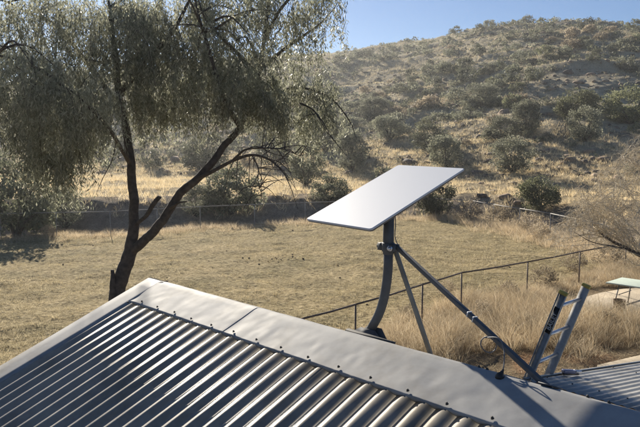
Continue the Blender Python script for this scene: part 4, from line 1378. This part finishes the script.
# golden grass beyond the creek bank and grass over the hill
C = sample_polar(9000, -29, 31, 42, 95, 0.8)
o_ = dist_poly(C[:, 0], C[:, 1], BACKX); u = hill_u(C[:, 0], C[:, 1])
C = C[(o_ > 6.0) & (u < 0.22)]
n = len(C)
stuff('golden_grass', tussocks(C, 14, rng.uniform(.15, .4, n), rng.uniform(.25, .6, n), np.full(n, .026), 1.0, 'golden_grass', M['straw_gold'], False), 'golden grass between the creek bank and the hill')
C = sample_polar(70000, -30, 31, 60, 262, 0.7)
u = hill_u(C[:, 0], C[:, 1]); pat = fbm(C[:, 0] * 0.05 + 7, C[:, 1] * 0.05, 4, 71)
C = C[(u > 0.02) & (u < 1.0) & (pat > rng.uniform(-0.45, 0.25, len(C)))]
n = len(C)
stuff('hill_grass', tussocks(C, 5, rng.uniform(.15, .5, n), rng.uniform(.2, .55, n), np.full(n, .09), 0.8, 'hill_grass', M['straw_pale'], False), 'pale dry grass tussocks over the hillside')

# ------------------------------------------------------------------ bare twiggy tree at right
BD = 17.0
bt0 = at_depth(706, 300, BD); bt0[2] = float(terrain(bt0[0], bt0[1]))
bare_t = tag(place('bare_tree', None, None, bt0), 'leafless tree with pale fine twigs reaching in at the right edge', 'tree')
dk, pl = MB(), MB()


def Q(px, py, dd=0): return at_depth(px, py, BD + dd)


main = smooth_path([bt0 - zz * .2, Q(702, 290), Q(690, 276), Q(668, 266, -.1), Q(646, 258, -.2), Q(628, 249, -.3), Q(610, 240, -.3), Q(598, 231, -.3)], 5)
dk.tube(main, np.interp(np.linspace(0, 1, len(main)), [0, .3, .6, 1], [.13, .09, .055, .02]), 9)
m2 = smooth_path([Q(630, 250, -.3), Q(612, 246, -.5), Q(592, 242, -.6), Q(574, 232, -.7)], 5)
dk.tube(m2, np.linspace(.022, .006, len(m2)), 6)
m3 = smooth_path([Q(702, 290), Q(700, 240, .3), Q(690, 190, .5), Q(675, 150, .6), Q(660, 120, .6)], 5)
dk.tube(m3, np.linspace(.10, .03, len(m3)), 9)
heads = []
for k in range(95):                     # arching pale branches falling to the left
    b0 = m3[random.randrange(4, len(m3))] if random.random() < .38 else main[random.randrange(14, len(main))]
    ex_, ey_ = random.uniform(548, 652), random.uniform(128, 240)
    if ey_ < 228 - (ex_ - 548) * 1.25: ey_ = 228 - (ex_ - 548) * 1.25 + random.uniform(0, 26)
    e = Q(ex_, ey_, random.uniform(-1.4, 1.4))
    mid = (b0 + e) / 2 + zz * random.uniform(-.3, .6) + rng.normal(0, .28, 3)
    P = smooth_path([b0, mid, e], 8)
    pl.tube(P, np.linspace(.011, .0035, len(P)), 5)
    heads.append(P)
for k in range(3300):
    P = heads[random.randrange(len(heads))]
    i = random.randrange(5, len(P) - 1); p = P[i]
    d = (P[i + 1] - P[i]); d /= np.linalg.norm(d); d = d * .5 + rng.normal(0, .75, 3); d /= np.linalg.norm(d)
    L = random.uniform(.10, .42)
    pl.tube([p, p + d * L * .5 + rng.normal(0, .02, 3), p + d * L - zz * random.uniform(0, .12)], [.0045, .0035, .0018], 4, False)
dk.build('trunk', M['bark_dead'], bare_t, smooth=True)
tag(pl.build('twigs', M['bark_pale'], bare_t), kind='stuff')

# dry weeds standing in the tall grass and along the far fence
WEED = [shrub_meshes(300 + i, 40, 2600, 0.045, 1.0, 'shrub_brown', False)[0] for i in range(3)]
WSPOT = [(410, 318, 20, 'left of the thin brace'), (447, 296, 22, 'by the bend of the pipe fence'), (480, 318, 24, 'behind the long brace'), (508, 300, 26, 'left of the ladder top'), (545, 288, 30, 'behind the ladder top'),
         (603, 330, 26, 'right of the ladder'), (575, 272, 26, 'under the pipe fence above the ladder'), (610, 268, 34, 'behind the outdoor table'), (528, 330, 22, 'left of the ladder rungs'), (470, 222, 30, 'at the paddock edge right of the dark bush'),
         (500, 226, 30, 'on the far fence line, left of the middle'), (525, 232, 26, 'on the far fence line right of the middle'), (540, 240, 24, 'on the far fence line below the olive bush'), (48, 238, 18, 'at the foot of the far fence on the left')]
for i, (px, py, w, where) in enumerate(WSPOT):
    p = on_ground(px, py); d = np.linalg.norm(p - np.array([0, 0, CAM_Z])); W = w * d / FPX
    tag(place('dry_weed', WEED[i % 3], None, p, (0, 0, i * 2.1), (W, W, W * .8)), f'brown dry weed clump {where}', 'weed', 'dry weeds in the grass')

# dark clods and droppings on the paddock
c0 = on_ground(268, 259)
C = np.concatenate([c0[:2] + rng.normal(0, 1, (26, 2)) * np.array([0.8, 0.6]), sample_polar(45, -26, 20, 13, 36, 0.8)])
C = C[(dist_poly(C[:, 0], C[:, 1], BACKX) < -0.5) & (near_side(C[:, 0], C[:, 1]) < -0.3)]
tag(place('paddock_clods', rock_cloud(np.c_[C, terrain(C[:, 0], C[:, 1]) + 0.02], rng.uniform(0.018, 0.055, len(C)), 'paddock_clods', M['clod'])), 'small dark clods strewn on the paddock', 'clods', None, 'stuff')

# ------------------------------------------------------------------ the air: haze added as a veil that lifts the dark tones
mb = MB(); mb.box((0, 0, 33), (3600, 3600, 72))
hm = bpy.data.materials.new('pale veil haze'); hm.use_nodes = True
hm.node_tree.nodes.clear()
pv = hm.node_tree.nodes.new('ShaderNodeVolumePrincipled'); ho = hm.node_tree.nodes.new('ShaderNodeOutputMaterial')
pv.inputs['Color'].default_value = (0.92, 0.94, 0.96, 1); pv.inputs['Density'].default_value = 0.00035; pv.inputs['Anisotropy'].default_value = 0.55
hm.node_tree.links.new(pv.outputs[0], ho.inputs['Volume'])
tag(mb.build('haze', hm, None, at=(0, 0, 0)), 'thin pale veil haze added over the whole place to lift dark tones', 'haze', None, 'stuff')
